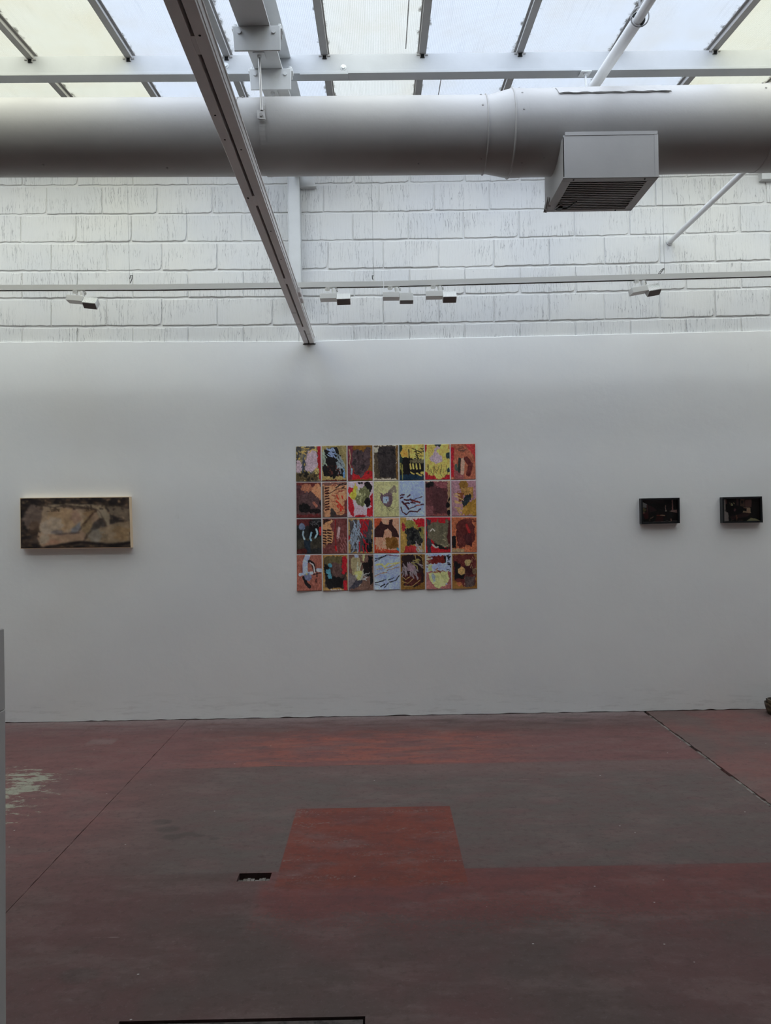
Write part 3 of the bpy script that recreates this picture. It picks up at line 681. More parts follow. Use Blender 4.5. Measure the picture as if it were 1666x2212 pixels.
# second pipe: enters the block wall
w1 = onY(1447, 523, W+.02); dY = 4.80
wpz = w1[2]; wx = w1[0]
pipe2 = empty('wall_pipe', (wx, W, wpz), 'thin white pipe coming level out of the block wall from behind the duct', 'pipe')
pe = onY(1594, 383, 4.86)
xa = wx+(pe[0]-wx); 
pts = [(wx, W+.03, wpz), (pe[0], 4.86, pe[2])]
v_ = Vector(pts[0]).lerp(Vector(pts[1]), (6.07-4.70)/(6.07-4.86)); pts[1] = tuple(v_); pts += [tuple(v_+Vector((.008, -.045, .0))), tuple(v_+Vector((.03, -.068, .0))), tuple(v_+Vector((.08, -.075, .0))), (XR, v_.y-.075, v_.z)]
MB().tube(pts, .0195, 16).build('pipe_run', M['pvc'], pipe2, smooth=True)
ir = MB().tube([(wx, W+.018, wpz), (wx, W+.012, wpz)], .028, 16).build('wall_collar', M['white'], pipe2)

# ------------------------------------------------------------------ lighting track with suspension cables
TY = 5.30
def track_z(px):
    P = [(-600, 616.5), (0, 615), (330, 614.2), (829, 607), (1666, 585), (2400, 566)]
    for (a, ya), (b, yb) in zip(P, P[1:]):
        if px <= b: return ya+(yb-ya)*(px-a)/(b-a)
tr = empty('lighting_track', (0, TY, onY(833, 607, TY)[2]), 'long white lighting track hung level in front of the block wall', 'track')
def trk(pxs, name='track_profile'):
    for (h0, h1, y0, y1, m, nm) in ((-.038, 0, 0, .004, 'track', name), (-.038, 0, .030, .034, 'track', name), (-.010, 0, .004, .030, 'track', name), (-.034, -.012, .004, .030, 'dark', 'conductor_slot')):
        vs = []
        for px in pxs:
            q = onY(px, track_z(px), TY); 
            for (a, b) in ((y0, h0), (y1, h0), (y1, h1), (y0, h1)): vs.append((q[0], TY+a, q[2]+b))
        k = len(pxs); fs = [(4*i+j, 4*i+(j+1) % 4, 4*i+4+(j+1) % 4, 4*i+4+j) for i in range(k-1) for j in range(4)]+[(0, 1, 2, 3), tuple(range(4*k-4, 4*k))]
        yield MB().add(vs, fs), m, nm
for pxs in ((-500, 0, 330, 828.3), (829.7, 1666, 2200)):
    b = MB(); dk = None
    for mb, m, nm in trk(pxs):
        if m == 'dark': dk = mb
        else: b.add(mb.v, mb.f)
    o = b.build('track_profile', M['track'], tr); dk.build('conductor_slot', M['dark'], o)
for px in (278.5, 808, 1438):
    q = onY(px, track_z(px), TY); z = q[2]; x = q[0]; yy = TY+.017
    cb = MB().tube([(x, yy, z+.04), (x-.012, yy, roof_z(yy)-.0)], .0013, 6).build('suspension_cable', M['wire'], tr)
    MB().tube([(x, yy, z-.002), (x, yy, z+.012)], .006, 10).tube([(x, yy, z+.012), (x, yy, z+.045)], .0035, 8).build('cable_gripper', M['track'], cb)
    sgn = 1 if px < 500 else -1; kk = 1.0 if px != 808 else .55
    loop = [(x, yy, z+.040), (x+sgn*.010*kk, yy-.006, z+.056*kk+.012), (x+sgn*.022*kk, yy-.01, z+.058*kk+.010), (x+sgn*.020*kk, yy-.01, z+.040*kk), (x+sgn*.006, yy-.004, z+.014)]
    if px > 1000: loop = [(x, yy, z+.044), (x-.020, yy-.01, z+.034), (x-.040, yy-.015, z+.014), (x-.050, yy-.01, z+.002), (x-.034, yy-.01, z+.004), (x-.014, yy-.005, z+.030), (x, yy, z+.036)]
    MB().tube(loop, .0028, 6).build('cable_tail', M['blackwire'], cb)

def spot(pxm, rot, tiltd, label, headtilt=0.0, first=None):
    """pxm: picture column of the yoke. local frame: x along the lamp, y to the viewer negative, z up, origin at the track's underside"""
    q = onY(pxm, track_z(pxm), TY); org = Vector((q[0], TY+.017, q[2]-.038))
    e = empty('track_spotlight', org, label, 'spotlight', 'spotlights on the lighting track')
    def mk(mb, nm, m, par, bevel=0, smooth=False):
        mb.v = [tuple(org+Vector(v)) for v in mb.v]; return mb.build(nm, M[m], par, bevel, smooth)
    mk(MB().box((-.055, -.015, -.004), (.020, .015, .006)), 'track_adapter', 'track', e, .002)
    mk(MB().tube([(-.047, -.006, -.004), (-.047, -.006, -.020)], [.019, .017], 18), 'lock_knob', 'track', e, smooth=True)
    mk(MB().tube([(0, 0, 0), (0, 0, -.012), (.004, 0, -.026), (.004, 0, -.052)], [.012, .017, .017, .016], 18), 'yoke', 'finwhite', e, smooth=True)
    mk(MB().tube([(.020, 0, -.020), (.028, 0, -.020)], .010, 12), 'hinge_screw', 'track', e)
    R = Matrix.Rotation(rot[2], 4, 'Z') @ Matrix.Rotation(rot[1], 4, 'Y') @ Matrix.Rotation(rot[0], 4, 'X')
    def rt(mb, extra=None):
        mm = Matrix.Translation((0, 0, -.050)) @ R @ (extra or Matrix())
        mb.v = [tuple(mm @ Vector(v)) for v in mb.v]; return mb
    body = mk(rt(MB().box((-.100, -.032, -.040), (.018, .032, 0))), 'driver_box', 'track', e, .0012)
    T = Matrix.Translation((0, 0, -.037)) @ Matrix.Rotation(math.radians(-27)+headtilt, 4, 'X')
    mk(rt(MB().box((.020, -.0275, -.029), (.118, .0275, .029)), T), 'lamp_head', 'finwhite', e, .001)
    hd = e.children[-1] if e.children else None
    for i in range(12):
        x = .0245+i*.0079
        mk(rt(MB().box((x, -.0305, -.028), (x+.0034, -.0270, .0315)), T), 'cooling_fin', 'finwhite', hd)
    mk(rt(MB().box((.024, -.0245, -.0305), (.114, .0245, -.0288)), T), 'louvre', 'louvre', hd)
    return e
M['louvre'] = plain('dark_honeycomb_louvre', (.20, .18, .17), .6)
spot(175, (math.radians(-7), math.radians(6.5), math.radians(-2)), 0, 'white track spotlight alone left of the slotted strut, tilted down')
spot(721, (math.radians(-7), math.radians(-.5), math.radians(-1)), 0, 'white track spotlight just right of the slotted strut')
spot(857, (math.radians(-7), math.radians(.3), 0), 0, 'middle of the five track spotlights, its lamp head turned down further', math.radians(24))
spot(950, (math.radians(-7), math.radians(-.3), 0), 0, 'white track spotlight right of the middle one, above the painted sheets')
spot(1390, (math.radians(-7), math.radians(-11), math.radians(8)), 0, 'white track spotlight below the air outlet, its two boxes tilted up to the right')

# ------------------------------------------------------------------ painter for flat artwork (vertex colours on a fine grid)
SUN = np.random.RandomState(11)
def vnoise(w, h, cells, seed, asp=1.0):
    r = np.random.RandomState(seed); out = np.zeros((h, w)); amp = 1.0; tot = 0
    cx, cy = cells, max(1, cells*asp)
    for o in range(4):
        a, b = int(cx)+2, int(cy)+2; gr = r.rand(b+1, a+1)
        X = np.linspace(0, cx, w); Y = np.linspace(0, cy, h); xi = X.astype(int); yi = Y.astype(int); fx = X-xi; fy = Y-yi
        fx = fx*fx*(3-2*fx); fy = fy*fy*(3-2*fy)
        xi = np.clip(xi, 0, a-1); yi = np.clip(yi, 0, b-1)
        g00 = gr[yi][:, xi]; g10 = gr[yi][:, xi+1]; g01 = gr[yi+1][:, xi]; g11 = gr[yi+1][:, xi+1]
        out += amp*((g00*(1-fx)+g10*fx)*(1-fy)[:, None]+(g01*(1-fx)+g11*fx)*fy[:, None]); tot += amp
        amp *= .55; cx = min(cx*2, w/1.5); cy = min(cy*2, h/1.5)
    return out/tot
class Cv:
    def __init__(s, w, h, c, seed=1, rag=.035, asp=1.35):
        s.w, s.h, s.seed = w, h, seed; s.im = np.ones((h, w, 3))*np.array(c, float); s.ht = np.zeros((h, w)); s.rag = rag; s.asp = asp
        s.U, s.V = np.meshgrid(np.linspace(0, 1, w), np.linspace(0, 1, h)); s.k = 0
    def nz(s, cells, asp=1.0): s.k += 1; return vnoise(s.w, s.h, cells, s.seed*97+s.k, asp)
    def warp(s, rag=None):
        r = s.rag if rag is None else rag
        return s.U+(s.nz(14)-.5)*2*r*1.6, s.V+(s.nz(14)-.5)*2*r*1.6
    def put(s, mask, c, var=16, op=1.0, asp=1.0):
        n = (s.nz(22, asp)-.5)*2*var+(s.nz(7, asp)-.5)*var
        cc = np.array(c, float)[None, None, :]+n[:, :, None]*np.array([1, .95, .9]); m = (np.clip(mask, 0, 1)*op)[:, :, None]
        s.im = s.im*(1-m)+cc*m; s.ht = np.maximum(s.ht, mask*(.4+.6*s.nz(20)))
    def fill(s, c, var=16, asp=1.0): s.put(np.ones((s.h, s.w)), c, var, 1, asp); return s
    def blob(s, x, y, rx_, ry_, c, var=16, op=1, rag=None, asp=1.0):
        u, v = s.warp(rag); d = ((u-x)/rx_)**2+((v-y)/ry_)**2; s.put(np.clip((1-d)*6, 0, 1), c, var, op, asp); return s
    def poly(s, pts, c, var=16, op=1, rag=None, asp=1.0):
        u, v = s.warp(rag); ins = np.zeros(u.shape, bool); n = len(pts)
        for i in range(n):
            (x1, y1), (x2, y2) = pts[i], pts[(i+1) % n]
            if y1 == y2: continue
            cnd = ((y1 > v) != (y2 > v)) & (u < (x2-x1)*(v-y1)/(y2-y1)+x1); ins ^= cnd
        s.put(ins.astype(float), c, var, op, asp); return s
    def rect(s, x0, y0, x1, y1, c, var=16, op=1, rag=None, asp=1.0): return s.poly([(x0, y0), (x1, y0), (x1, y1), (x0, y1)], c, var, op, rag, asp)
    def line(s, pts, wd, c, var=12, op=1, rag=.012):
        u, v = s.warp(rag); m = np.zeros(u.shape); A_ = s.asp
        for (x1, y1), (x2, y2) in zip(pts, pts[1:]):
            dx, dy = x2-x1, (y2-y1)*A_; L = dx*dx+dy*dy+1e-9; t = np.clip(((u-x1)*dx+(v-y1)*A_*dy)/L, 0, 1)
            d = np.hypot(u-x1-t*dx, (v-y1)*A_-t*dy); m = np.maximum(m, np.clip((wd-d)/.012+.5, 0, 1))
        s.put(m, c, var, op); return s
    def mott(s, c, thr=.55, cells=12, asp=1.0, region=None, op=1.0, soft=12):
        m = np.clip((s.nz(cells, asp)-thr)*soft, 0, 1)
        if region:
            x0, y0, x1, y1 = region; m = m*((s.U > x0) & (s.U < x1) & (s.V > y0) & (s.V < y1))
        s.put(m, c, 12, op); return s
    def grain(s, a=14):
        n = (vnoise(s.w, s.h, 26, s.seed*7+5, s.asp)-.5)*2*a*1.6+(vnoise(s.w, s.h, 9, s.seed*7+6, .5)-.5)*2*a; s.im = s.im+n[:, :, None]*(s.im/110.0+.15); return s
    def blur(s, n=1):
        for _ in range(n):
            q = np.pad(s.im, ((1, 1), (1, 1), (0, 0)), 'edge'); s.im = (q[:-2, 1:-1]+q[2:, 1:-1]+q[1:-1, :-2]+q[1:-1, 2:]+2*q[1:-1, 1:-1])/6
        return s
    def squig(s, x0, y0, x1, y1, n, wd, c, ln=.15, ang=0.0, jit=.6):
        r = random.Random(s.seed*13+s.k)
        for _ in range(n):
            x = r.uniform(x0, x1); y = r.uniform(y0, y1); a = ang+r.uniform(-jit, jit); l = ln*r.uniform(.5, 1.3)
            b = a+r.uniform(-.8, .8); s.line([(x, y), (x+math.cos(a)*l*.5, y+math.sin(a)*l*.5/s.asp), (x+math.cos(a)*l*.5+math.cos(b)*l*.5, y+(math.sin(a)*l*.5+math.sin(b)*l*.5)/s.asp)], wd, c)
        return s
GAIN = 2.15                    # wall white seen at about a third: recovers the paint's own colour
def to_lin(im): 
    c = np.clip(im, 2, 255)/255.0; l = np.where(c <= .04045, c/12.92, ((c+.055)/1.055)**2.4); return np.clip(l*GAIN, 0, .86)
def art_mesh(name, cv, corners, m, parent=None, relief=.0012, back=.0, bulge=None):
    """corners: tl, tr, br, bl as 3-D points; grid front facing -Y, rim turned back by `back`"""
    h, w = cv.h, cv.w; tl, tr_, br, bl = [np.array(c) for c in corners]
    u = cv.U[:, :, None]; v = cv.V[:, :, None]
    P = tl*(1-u)*(1-v)+tr_*u*(1-v)+br*u*v+bl*(1-u)*v
    P[:, :, 1] -= cv.ht*relief
    if bulge is not None: P[:, :, 1] -= bulge(cv.U, cv.V)
    if back: 
        P[0, :, 1] = P[-1, :, 1] = corners[0][1]+back; P[:, 0, 1] = P[:, -1, 1] = corners[0][1]+back
        P[0] = P[1]*[1, 0, 1]+P[0]*[0, 1, 0]; P[-1] = P[-2]*[1, 0, 1]+P[-1]*[0, 1, 0]; P[:, 0] = P[:, 1]*[1, 0, 1]+P[:, 0]*[0, 1, 0]; P[:, -1] = P[:, -2]*[1, 0, 1]+P[:, -1]*[0, 1, 0]
    me = bpy.data.meshes.new(name); idx = np.arange(h*w).reshape(h, w)
    q = np.stack([idx[:-1, :-1], idx[1:, :-1], idx[1:, 1:], idx[:-1, 1:]], -1).reshape(-1, 4)
    me.vertices.add(h*w); me.vertices.foreach_set('co', P.reshape(-1).astype(np.float32))
    me.loops.add(q.size); me.loops.foreach_set('vertex_index', q.reshape(-1).astype(np.int32))
    me.polygons.add(len(q)); me.polygons.foreach_set('loop_start', np.arange(0, q.size, 4, dtype=np.int32))
    me.update(calc_edges=True); me.validate()
    ca = me.color_attributes.new('paint', 'FLOAT_COLOR', 'POINT'); colr = np.ones((h*w, 4), np.float32); colr[:, :3] = to_lin(cv.im).reshape(-1, 3)
    ca.data.foreach_set('color', colr.reshape(-1)); me.materials.append(m)
    o = bpy.data.objects.new(name, me); col.objects.link(o)
    if parent: o.parent = parent; o.matrix_parent_inverse = wm(parent).inverted()
    return o

K = (20, 17, 18); RD = (150, 28, 38); DR = (78, 28, 28); BR = (62, 44, 40); OC = (108, 74, 30); TN = (150, 125, 78); CRM = (160, 156, 112)
YL = (174, 152, 80); PK = (158, 138, 146); LB = (132, 146, 178); WH = (165, 164, 168); SK = (140, 84, 66); PE = (172, 124, 92); OL = (82, 76, 58); DG = (62, 58, 58); NB = (22, 30, 56); TQ = (72, 124, 140); PB = (72, 50, 50)
def C(i, c, var=16): return Cv(66, 92, c, 31+i).fill(c, var)
def sheets():
    S = []
    c = C(0, (108, 98, 76)); c.mott((60, 58, 58), .52, 10, .5).mott((165, 140, 80), .60, 14).blob(.64, .40, .26, .30, PK, 8).blob(.55, .60, .20, .12, PK, 8).blob(.13, .58, .13, .20, PK, 8).poly([(.86, 0), (1, 0), (1, .95), (.93, .9), (.88, .5)], (130, 25, 32)).rect(.0, .76, .86, .97, (74, 62, 42), 24).rect(.74, .62, .90, .8, (150, 130, 80), 20).mott((30, 26, 22), .58, 12, 1, (0, .7, .9, .97)).squig(.05, .02, .7, .2, 8, .018, (165, 135, 75)).squig(.3, .2, .36, .6, 6, .02, (60, 66, 80), .2, 1.5)
    S.append((c, 'white-pink blotch over olive strokes beside a red strip'))
    c = C(1, (128, 114, 76)); c.poly([(.1, .1), (.62, .05), (.75, .3), (.95, .9), (.75, .95), (.1, .85), (.02, .6)], K, 10).squig(.12, .06, .5, .28, 16, .02, (120, 135, 165), .18, .5).squig(.58, .15, .80, .6, 16, .022, (120, 130, 135), .3, 1.2, .3).squig(.04, .1, .14, .5, 7, .022, (120, 130, 115), .3, 1.5, .2).mott((75, 40, 34), .55, 12, 1, (.1, .55, .75, .85)).poly([(0, .9), (.3, .84), (.45, .92), (.7, .83), (1, .92), (1, 1), (0, 1)], (140, 120, 74)).rect(.86, .65, .92, .92, (90, 125, 160)).rect(0, .96, 1, 1, DR)
    S.append((c, 'black arch shape with blue-white strokes above an ochre foot'))
    c = C(2, OC); c.rect(0, 0, .22, 1, (100, 44, 52)).poly([(.2, .7), (1, .72), (.98, .95), (.2, .97)], (150, 30, 34)).poly([(.22, .14), (.45, .1), (.62, .2), (.74, .06), (.92, .08), (.88, .55), (.72, .74), (.55, .90), (.3, .78), (.16, .55)], (66, 52, 54), 22).mott((40, 34, 36), .55, 10, 1, (.2, .15, .85, .8)).line([(.08, .12), (.12, .3), (.08, .5), (.14, .62)], .018, (150, 130, 100)).line([(.17, .66), (.15, .8)], .03, (110, 140, 150)).rect(0, .96, 1, 1, (100, 66, 26))
    S.append((c, 'dark heart-like mass on ochre and red'))
    c = C(3, (168, 156, 138)); c.poly([(.04, .03), (.88, .02), (.92, .95), (.03, .93)], (70, 60, 48), 20).poly([(.2, .05), (.88, .04), (.88, .92), (.25, .9), (.15, .2)], (44, 38, 38), 14).rect(.04, .05, .2, .2, (165, 158, 140)).squig(.2, .1, .8, .25, 7, .02, (20, 18, 18)).rect(.90, .02, .98, .98, (100, 72, 36)).mott((92, 78, 54), .60, 12, .3, (.04, .2, .4, .95)).rect(0, .965, .9, 1, (165, 152, 135))
    S.append((c, 'almost black panel with cream corner and ochre side stripe'))
    c = C(4, YL); c.poly([(0, .45), (.1, .36), (.42, .38), (.98, .45), (1, 1), (0, 1)], K, 8).rect(0, 0, .13, .5, (30, 45, 42)).blob(.2, .26, .15, .11, (190, 135, 60)).rect(0, .84, 1, 1, (24, 42, 58), 16).line([(.38, .15), (.42, .42)], .02, K).line([(.5, .12), (.66, .15), (.75, .40)], .014, K).squig(.6, .08, .98, .35, 10, .012, (40, 36, 24), .25, .4).rect(.42, .42, .98, .52, (92, 84, 62), 24)
    for x in (.44, .55, .68, .82): c.line([(x, .55), (x+.02, .68)], .032, YL)
    c.squig(.45, .76, .9, .82, 6, .025, YL, .15).squig(.02, .5, .14, .9, 6, .014, (120, 116, 60), .25, 1.5, .2)
    S.append((c, 'yellow and black sheet with an orange blot and yellow fingers'))
    c = C(5, YL, 12); c.poly([(0, .72), (.15, .85), (.35, .88), (.5, 1), (0, 1)], RD).poly([(1, .82), (.8, .88), (.6, .98), (.6, 1), (1, 1)], RD).rect(0, 0, .05, .22, RD).rect(.95, 0, 1, .15, RD).blob(.46, .42, .26, .13, PK, 6).poly([(.3, .35), (.38, .15), (.55, .03), (.62, .1), (.52, .28), (.72, .38), (.6, .5)], PK, 6).blob(.57, .2, .10, .07, YL, 10).blob(.52, .02, .14, .05, (28, 38, 38)).blob(.93, .32, .08, .10, (34, 48, 52)).blob(.94, .74, .07, .08, (30, 44, 50)).squig(.1, .55, .92, .75, 14, .009, (60, 52, 30), .25, 1.5, .25)
    S.append((c, 'bright yellow sheet with a pink-mauve figure and red lower corners'))
    c = C(6, (140, 80, 60), 22); c.rect(0, .1, .13, .9, RD).poly([(.55, .02), (1, .02), (1, .6), (.9, .3)], (150, 48, 48)).rect(.14, .7, .5, 1, (118, 66, 66)).line([(.36, .42), (.33, .76)], .05, (38, 44, 40)).line([(.22, .6), (.24, .72)], .05, (60, 70, 60)).line([(.5, .44), (.46, .82)], .07, (150, 122, 104)).line([(.62, .42), (.8, .58), (.7, .85)], .09, (74, 30, 28), 20).squig(.2, .1, .6, .25, 6, .012, (70, 50, 44))
    S.append((c, 'salmon sheet with dark green and maroon upright strokes'))
    c = C(7, (70, 44, 46)); c.rect(0, .0, 1, .1, (80, 34, 32)).blob(.82, .30, .22, .26, (172, 116, 84), 10).blob(.42, .16, .24, .11, (140, 88, 66)).poly([(.3, .35), (.6, .25), (1, .5), (1, .9), (0, .9), (.1, .35)], (72, 52, 52)).blob(.35, .72, .24, .14, K).blob(.72, .80, .24, .07, K).blob(.97, .60, .08, .06, K).line([(.7, .58), (.8, .66)], .05, (145, 90, 74)).rect(0, .9, 1, 1, (84, 34, 34))
    S.append((c, 'plum brown sheet with peach blob and black lower mass'))
    c = C(8, (170, 120, 88), 20); c.rect(0, 0, 1, .1, (100, 66, 60)).rect(0, .1, .10, 1, (96, 74, 60)).rect(.88, .5, 1, 1, (88, 40, 38))
    for i in range(9): c.line([(.14, .18+i*.075), (.27, .16+i*.075)], .028, (52, 22, 20))
    c.squig(.35, .1, .9, .9, 22, .010, (120, 50, 40), .22).squig(.55, .35, .85, .75, 10, .022, (180, 44, 32), .12, 1.2).line([(.3, .32), (.6, .2), (.95, .2)], .014, (60, 26, 24)).squig(.5, .06, .95, .18, 5, .022, K, .12).poly([(.35, .72), (.5, .8), (.6, .98), (.3, 1)], (56, 48, 46)).rect(.5, .92, 1, 1, (70, 46, 46))
    S.append((c, 'peach sheet with a ladder of dark bars and red scribbles'))
    c = C(9, (176, 152, 160), 8); c.poly([(0, .4), (.12, .45), (.24, .65), (.22, .97), (.1, .9), (0, .7)], RD, 8).poly([(1, .3), (.9, .4), (.85, .6), (.95, .68), (.75, .8), (.74, .95), (1, 1)], RD, 8).rect(.3, .93, .7, 1, RD, 6).blob(.12, .26, .11, .1, RD).poly([(.3, .06), (.4, .2), (.3, .5), (.2, .52), (.02, .38), (.2, .28)], (170, 156, 60)).poly([(.62, .02), (.88, .02), (.97, .2), (.88, .35), (.75, .25)], K, 6).blob(.50, .05, .1, .04, K).poly([(.45, .2), (.7, .14), (.88, .3), (.8, .55), (.55, .70), (.34, .6), (.28, .5)], (96, 96, 66), 34).mott((150, 150, 110), .58, 14, .6, (.32, .2, .85, .65)).blob(.77, .58, .12, .14, K)
    S.append((c, 'red and pink-white sheet with an olive knot and black patches'))
    c = C(10, CRM, 6); c.blob(.68, .30, .10, .08, (118, 108, 92)).line([(.6, .35), (.82, .16), (.86, .3)], .05, (110, 100, 86), 20).poly([(.25, .3), (.4, .38), (.6, .3), (.78, .42), (.7, .62), (.6, .72), (.4, .66), (.28, .52)], (84, 66, 72), 20).rect(.38, .45, .60, .60, (136, 150, 176), 5).blob(.5, .53, .03, .02, K).squig(.45, .7, .7, .8, 8, .009, (90, 84, 60), .12)
    S.append((c, 'cream-yellow sheet with a purple-brown splat round a blue square'))
    c = C(11, (136, 150, 182), 6); 
    for pts, w in (([(.02, .40), (.2, .38)], .02), ([(.3, .44), (.42, .39)], .025), ([(.02, .48), (.12, .46)], .03), ([(.18, .52), (.36, .54)], .03), ([(.42, .52), (.58, .56), (.80, .60)], .035), ([(.1, .58), (.25, .68), (.35, .78)], .035), ([(.15, .62), (.38, .62)], .03), ([(.35, .78), (.55, .73), (.7, .68), (.95, .66)], .018), ([(.05, .72), (.1, .85), (.25, .93), (.42, .84), (.7, .86), (.82, .78)], .022), ([(.6, .52), (.9, .44)], .014), ([(.45, .60), (.6, .62)], .03)): c.line(pts, w, (60, 28, 34), 16)
    c.line([(.5, .56), (.78, .6)], .018, (120, 44, 36)).line([(.65, .69), (.8, .68)], .02, (130, 66, 50))
    S.append((c, 'light blue sheet with dark red ripples across its lower half'))
    c = C(12, (78, 44, 46), 14); c.rect(0, 0, 1, .04, (150, 130, 110)).rect(.88, 0, 1, 1, (130, 104, 78)).poly([(.3, .03), (.85, .04), (.85, .2), (.5, .2)], (112, 62, 66)).poly([(.25, .15), (.6, .2), (.86, .3), (.86, .85), (.5, .92), (.3, .7)], (66, 38, 40), 8).rect(0, .7, .3, 1, (104, 62, 64)).rect(.3, .92, .85, 1, (116, 66, 62)).poly([(.02, .08), (.15, .02), (.36, .04), (.3, .14), (.1, .2), (.02, .18)], K).blob(.90, .68, .09, .08, K).blob(.94, .52, .05, .06, K).blob(.92, .90, .08, .08, K)
    S.append((c, 'maroon-brown sheet with black dabs at one corner and down one side'))
    c = C(13, (140, 104, 112), 12); c.blob(.5, .12, .2, .12, (112, 80, 34)).poly([(.4, .2), (.85, .2), (.9, .45), (.75, .55), (.4, .35)], (140, 104, 56), 24).poly([(.25, .3), (.5, .38), (.5, .55), (.3, .6)], (110, 62, 36)).poly([(.45, .7), (1, .5), (1, .98), (.42, .95)], (134, 100, 40), 20).squig(.08, .3, .35, .85, 12, .02, (160, 130, 84), .2, .4).poly([(.55, .45), (.75, .36), (.8, .52), (.6, .7), (.45, .76), (.45, .58)], (26, 32, 36), 16)
    S.append((c, 'mauve and ochre sheet with a central dark teal stroke'))
    c = C(14, (34, 34, 34), 10); c.rect(0, 0, .6, .2, (72, 30, 30)).rect(.5, .05, 1, .6, (16, 14, 15)).poly([(0, .6), (1, .5), (1, .85), (0, .85)], (52, 48, 40)).rect(.3, .6, .55, 1, (26, 36, 46)).rect(0, .86, .4, 1, (66, 28, 26)).blob(.23, .22, .12, .10, (86, 96, 116), 20).line([(.28, .36), (.25, .46), (.32, .58)], .030, (132, 150, 160)).line([(.6, .40), (.54, .52), (.58, .62)], .034, (120, 152, 168)).line([(.78, .3), (.84, .42), (.74, .54)], .034, (130, 156, 164)).rect(.9, .24, 1, .48, (150, 34, 34)).squig(.5, .08, .95, .2, 8, .014, (70, 68, 70))
    S.append((c, 'near black sheet with three pale blue curved strokes'))
    c = C(15, (92, 50, 48), 18); c.poly([(0, .04), (.45, .05), (.3, .2), (.45, .4), (.4, .7), (0, .78)], (165, 120, 84)).poly([(.05, .03), (.35, .05), (.05, .18)], (40, 22, 20))
    for i in range(6):
        for x in (.02, .22): c.line([(x, .33+i*.075), (x+.13, .35+i*.075)], .026, (44, 20, 20))
    c.line([(.66, .28), (.62, .55)], .05, (165, 140, 140)).squig(.55, .25, .92, .9, 12, .018, (130, 84, 82), .2, 1.2).line([(.52, .05), (.5, .4), (.55, .9)], .02, (110, 24, 28)).line([(.52, .80), (.55, .9)], .035, (165, 28, 32)).mott((120, 84, 60), .6, 10, 1, (0, .75, .4, 1))
    S.append((c, 'plum sheet with net-like bars on peach and a pinkish streak'))
    c = C(16, (140, 112, 68), 14); c.poly([(.06, .05), (.94, .04), (.92, .95), (.1, .95)], (64, 58, 60), 18).poly([(.45, .04), (.85, .05), (.7, .55), (.5, .5)], (140, 28, 36)).poly([(.6, .6), (.95, .6), (.95, .95), (.65, .92)], (16, 15, 16), 8).squig(.12, .05, .45, .85, 34, .018, (120, 132, 146), .3, 1.4, .5).squig(.55, .1, .9, .7, 12, .018, (50, 54, 60), .3, 1.3, .4).squig(.45, .5, .7, .9, 5, .02, (150, 24, 34), .3, 1.4, .3).blob(.03, .55, .06, .08, (140, 26, 34))
    S.append((c, 'grey-white brush streaks against red and black with a tan border'))
    c = C(17, (176, 128, 104), 12); c.rect(0, 0, .3, .3, (150, 62, 36), 24).poly([(0, .35), (.1, .25), (.22, .17), (.28, .06), (.36, .17), (.58, .2), (.62, .05), (.75, .05), (.72, .2), (.9, .35), (1, .55), (.7, .55), (.7, .4), (.55, .3), (.42, .35), (.36, .55), (0, .55)], (46, 26, 26), 8, rag=.008).poly([(.42, .55), (.92, .56), (.95, .85), (.5, .88)], (104, 68, 28), 20).rect(0, .9, 1, 1, (160, 50, 34), 24).rect(0, .55, .06, .95, (160, 62, 36)).squig(.1, .82, .5, .92, 8, .02, (160, 62, 36), .1, 1.5).blob(.93, .90, .06, .04, TQ)
    S.append((c, 'peach-pink sheet with a dark spiked shape over a brown block'))
    c = C(18, (140, 112, 56), 14); c.rect(0, 0, .18, 1, (150, 120, 62)).rect(.25, .0, 1, .1, (165, 150, 145)).poly([(.5, .05), (1, .04), (1, .3), (.7, .25)], (150, 26, 36)).poly([(.08, .15), (.25, .2), (.2, .35), (.1, .4)], (140, 40, 46)).blob(.4, .2, .2, .12, (112, 108, 56), 18).poly([(.18, .3), (.35, .35), (.55, .25), (.95, .5), (.9, .7), (.6, .75), (.3, .8), (.25, .5)], (44, 44, 42), 22).poly([(.7, .3), (.95, .25), (.95, .7)], (108, 104, 62)).poly([(.2, .82), (.6, .78), (.7, 1), (.15, 1)], (146, 44, 44), 20).squig(.6, .65, .88, .95, 14, .018, (140, 132, 134), .2, 1.2).mott((16, 16, 18), .56, 10, 1, (.25, .3, .85, .8))
    S.append((c, 'charcoal creature-like strokes between tan, olive and red'))
    c = C(19, (146, 26, 34), 12); c.rect(.05, .08, .22, .98, (46, 46, 50)).rect(.82, .1, 1, .9, (64, 28, 28)).poly([(.1, .22), (.4, .14), (.48, .06), (.56, .16), (.78, .18), (.8, .05), (.9, .1), (.86, .5), (.88, .85), (.6, .84), (.3, .66), (.1, .55)], (84, 78, 62), 14).poly([(.3, .72), (.9, .86), (.9, .9), (.4, .86)], (20, 20, 22)).poly([(.15, .62), (.3, .72), (.15, .9)], (46, 48, 56)).line([(.2, .38), (.28, .33), (.36, .37)], .026, (165, 158, 148)).line([(.28, .76), (.38, .84), (.48, .83)], .03, (160, 154, 146)).squig(.5, .4, .85, .85, 6, .01, (140, 132, 104))
    S.append((c, 'red sheet with an olive-grey fan shape and small white arcs'))
    c = C(20, (150, 84, 56), 22); c.rect(0, .88, .5, 1, (140, 116, 84)).poly([(.2, .2), (.4, .06), (.75, .05), (.92, .3), (.9, .6), (.8, .8), (.6, .78), (.3, .9), (.2, .6)], (74, 32, 30), 16).poly([(.45, .5), (.8, .45), (.8, .82), (.6, .8)], (58, 26, 28)).line([(.6, .22), (.7, .42)], .05, (130, 34, 34)).rect(.03, .52, .18, .88, K, 6).squig(.2, .05, .9, .15, 8, .02, (90, 40, 34))
    S.append((c, 'dark maroon cloud on rusty orange with one black block'))
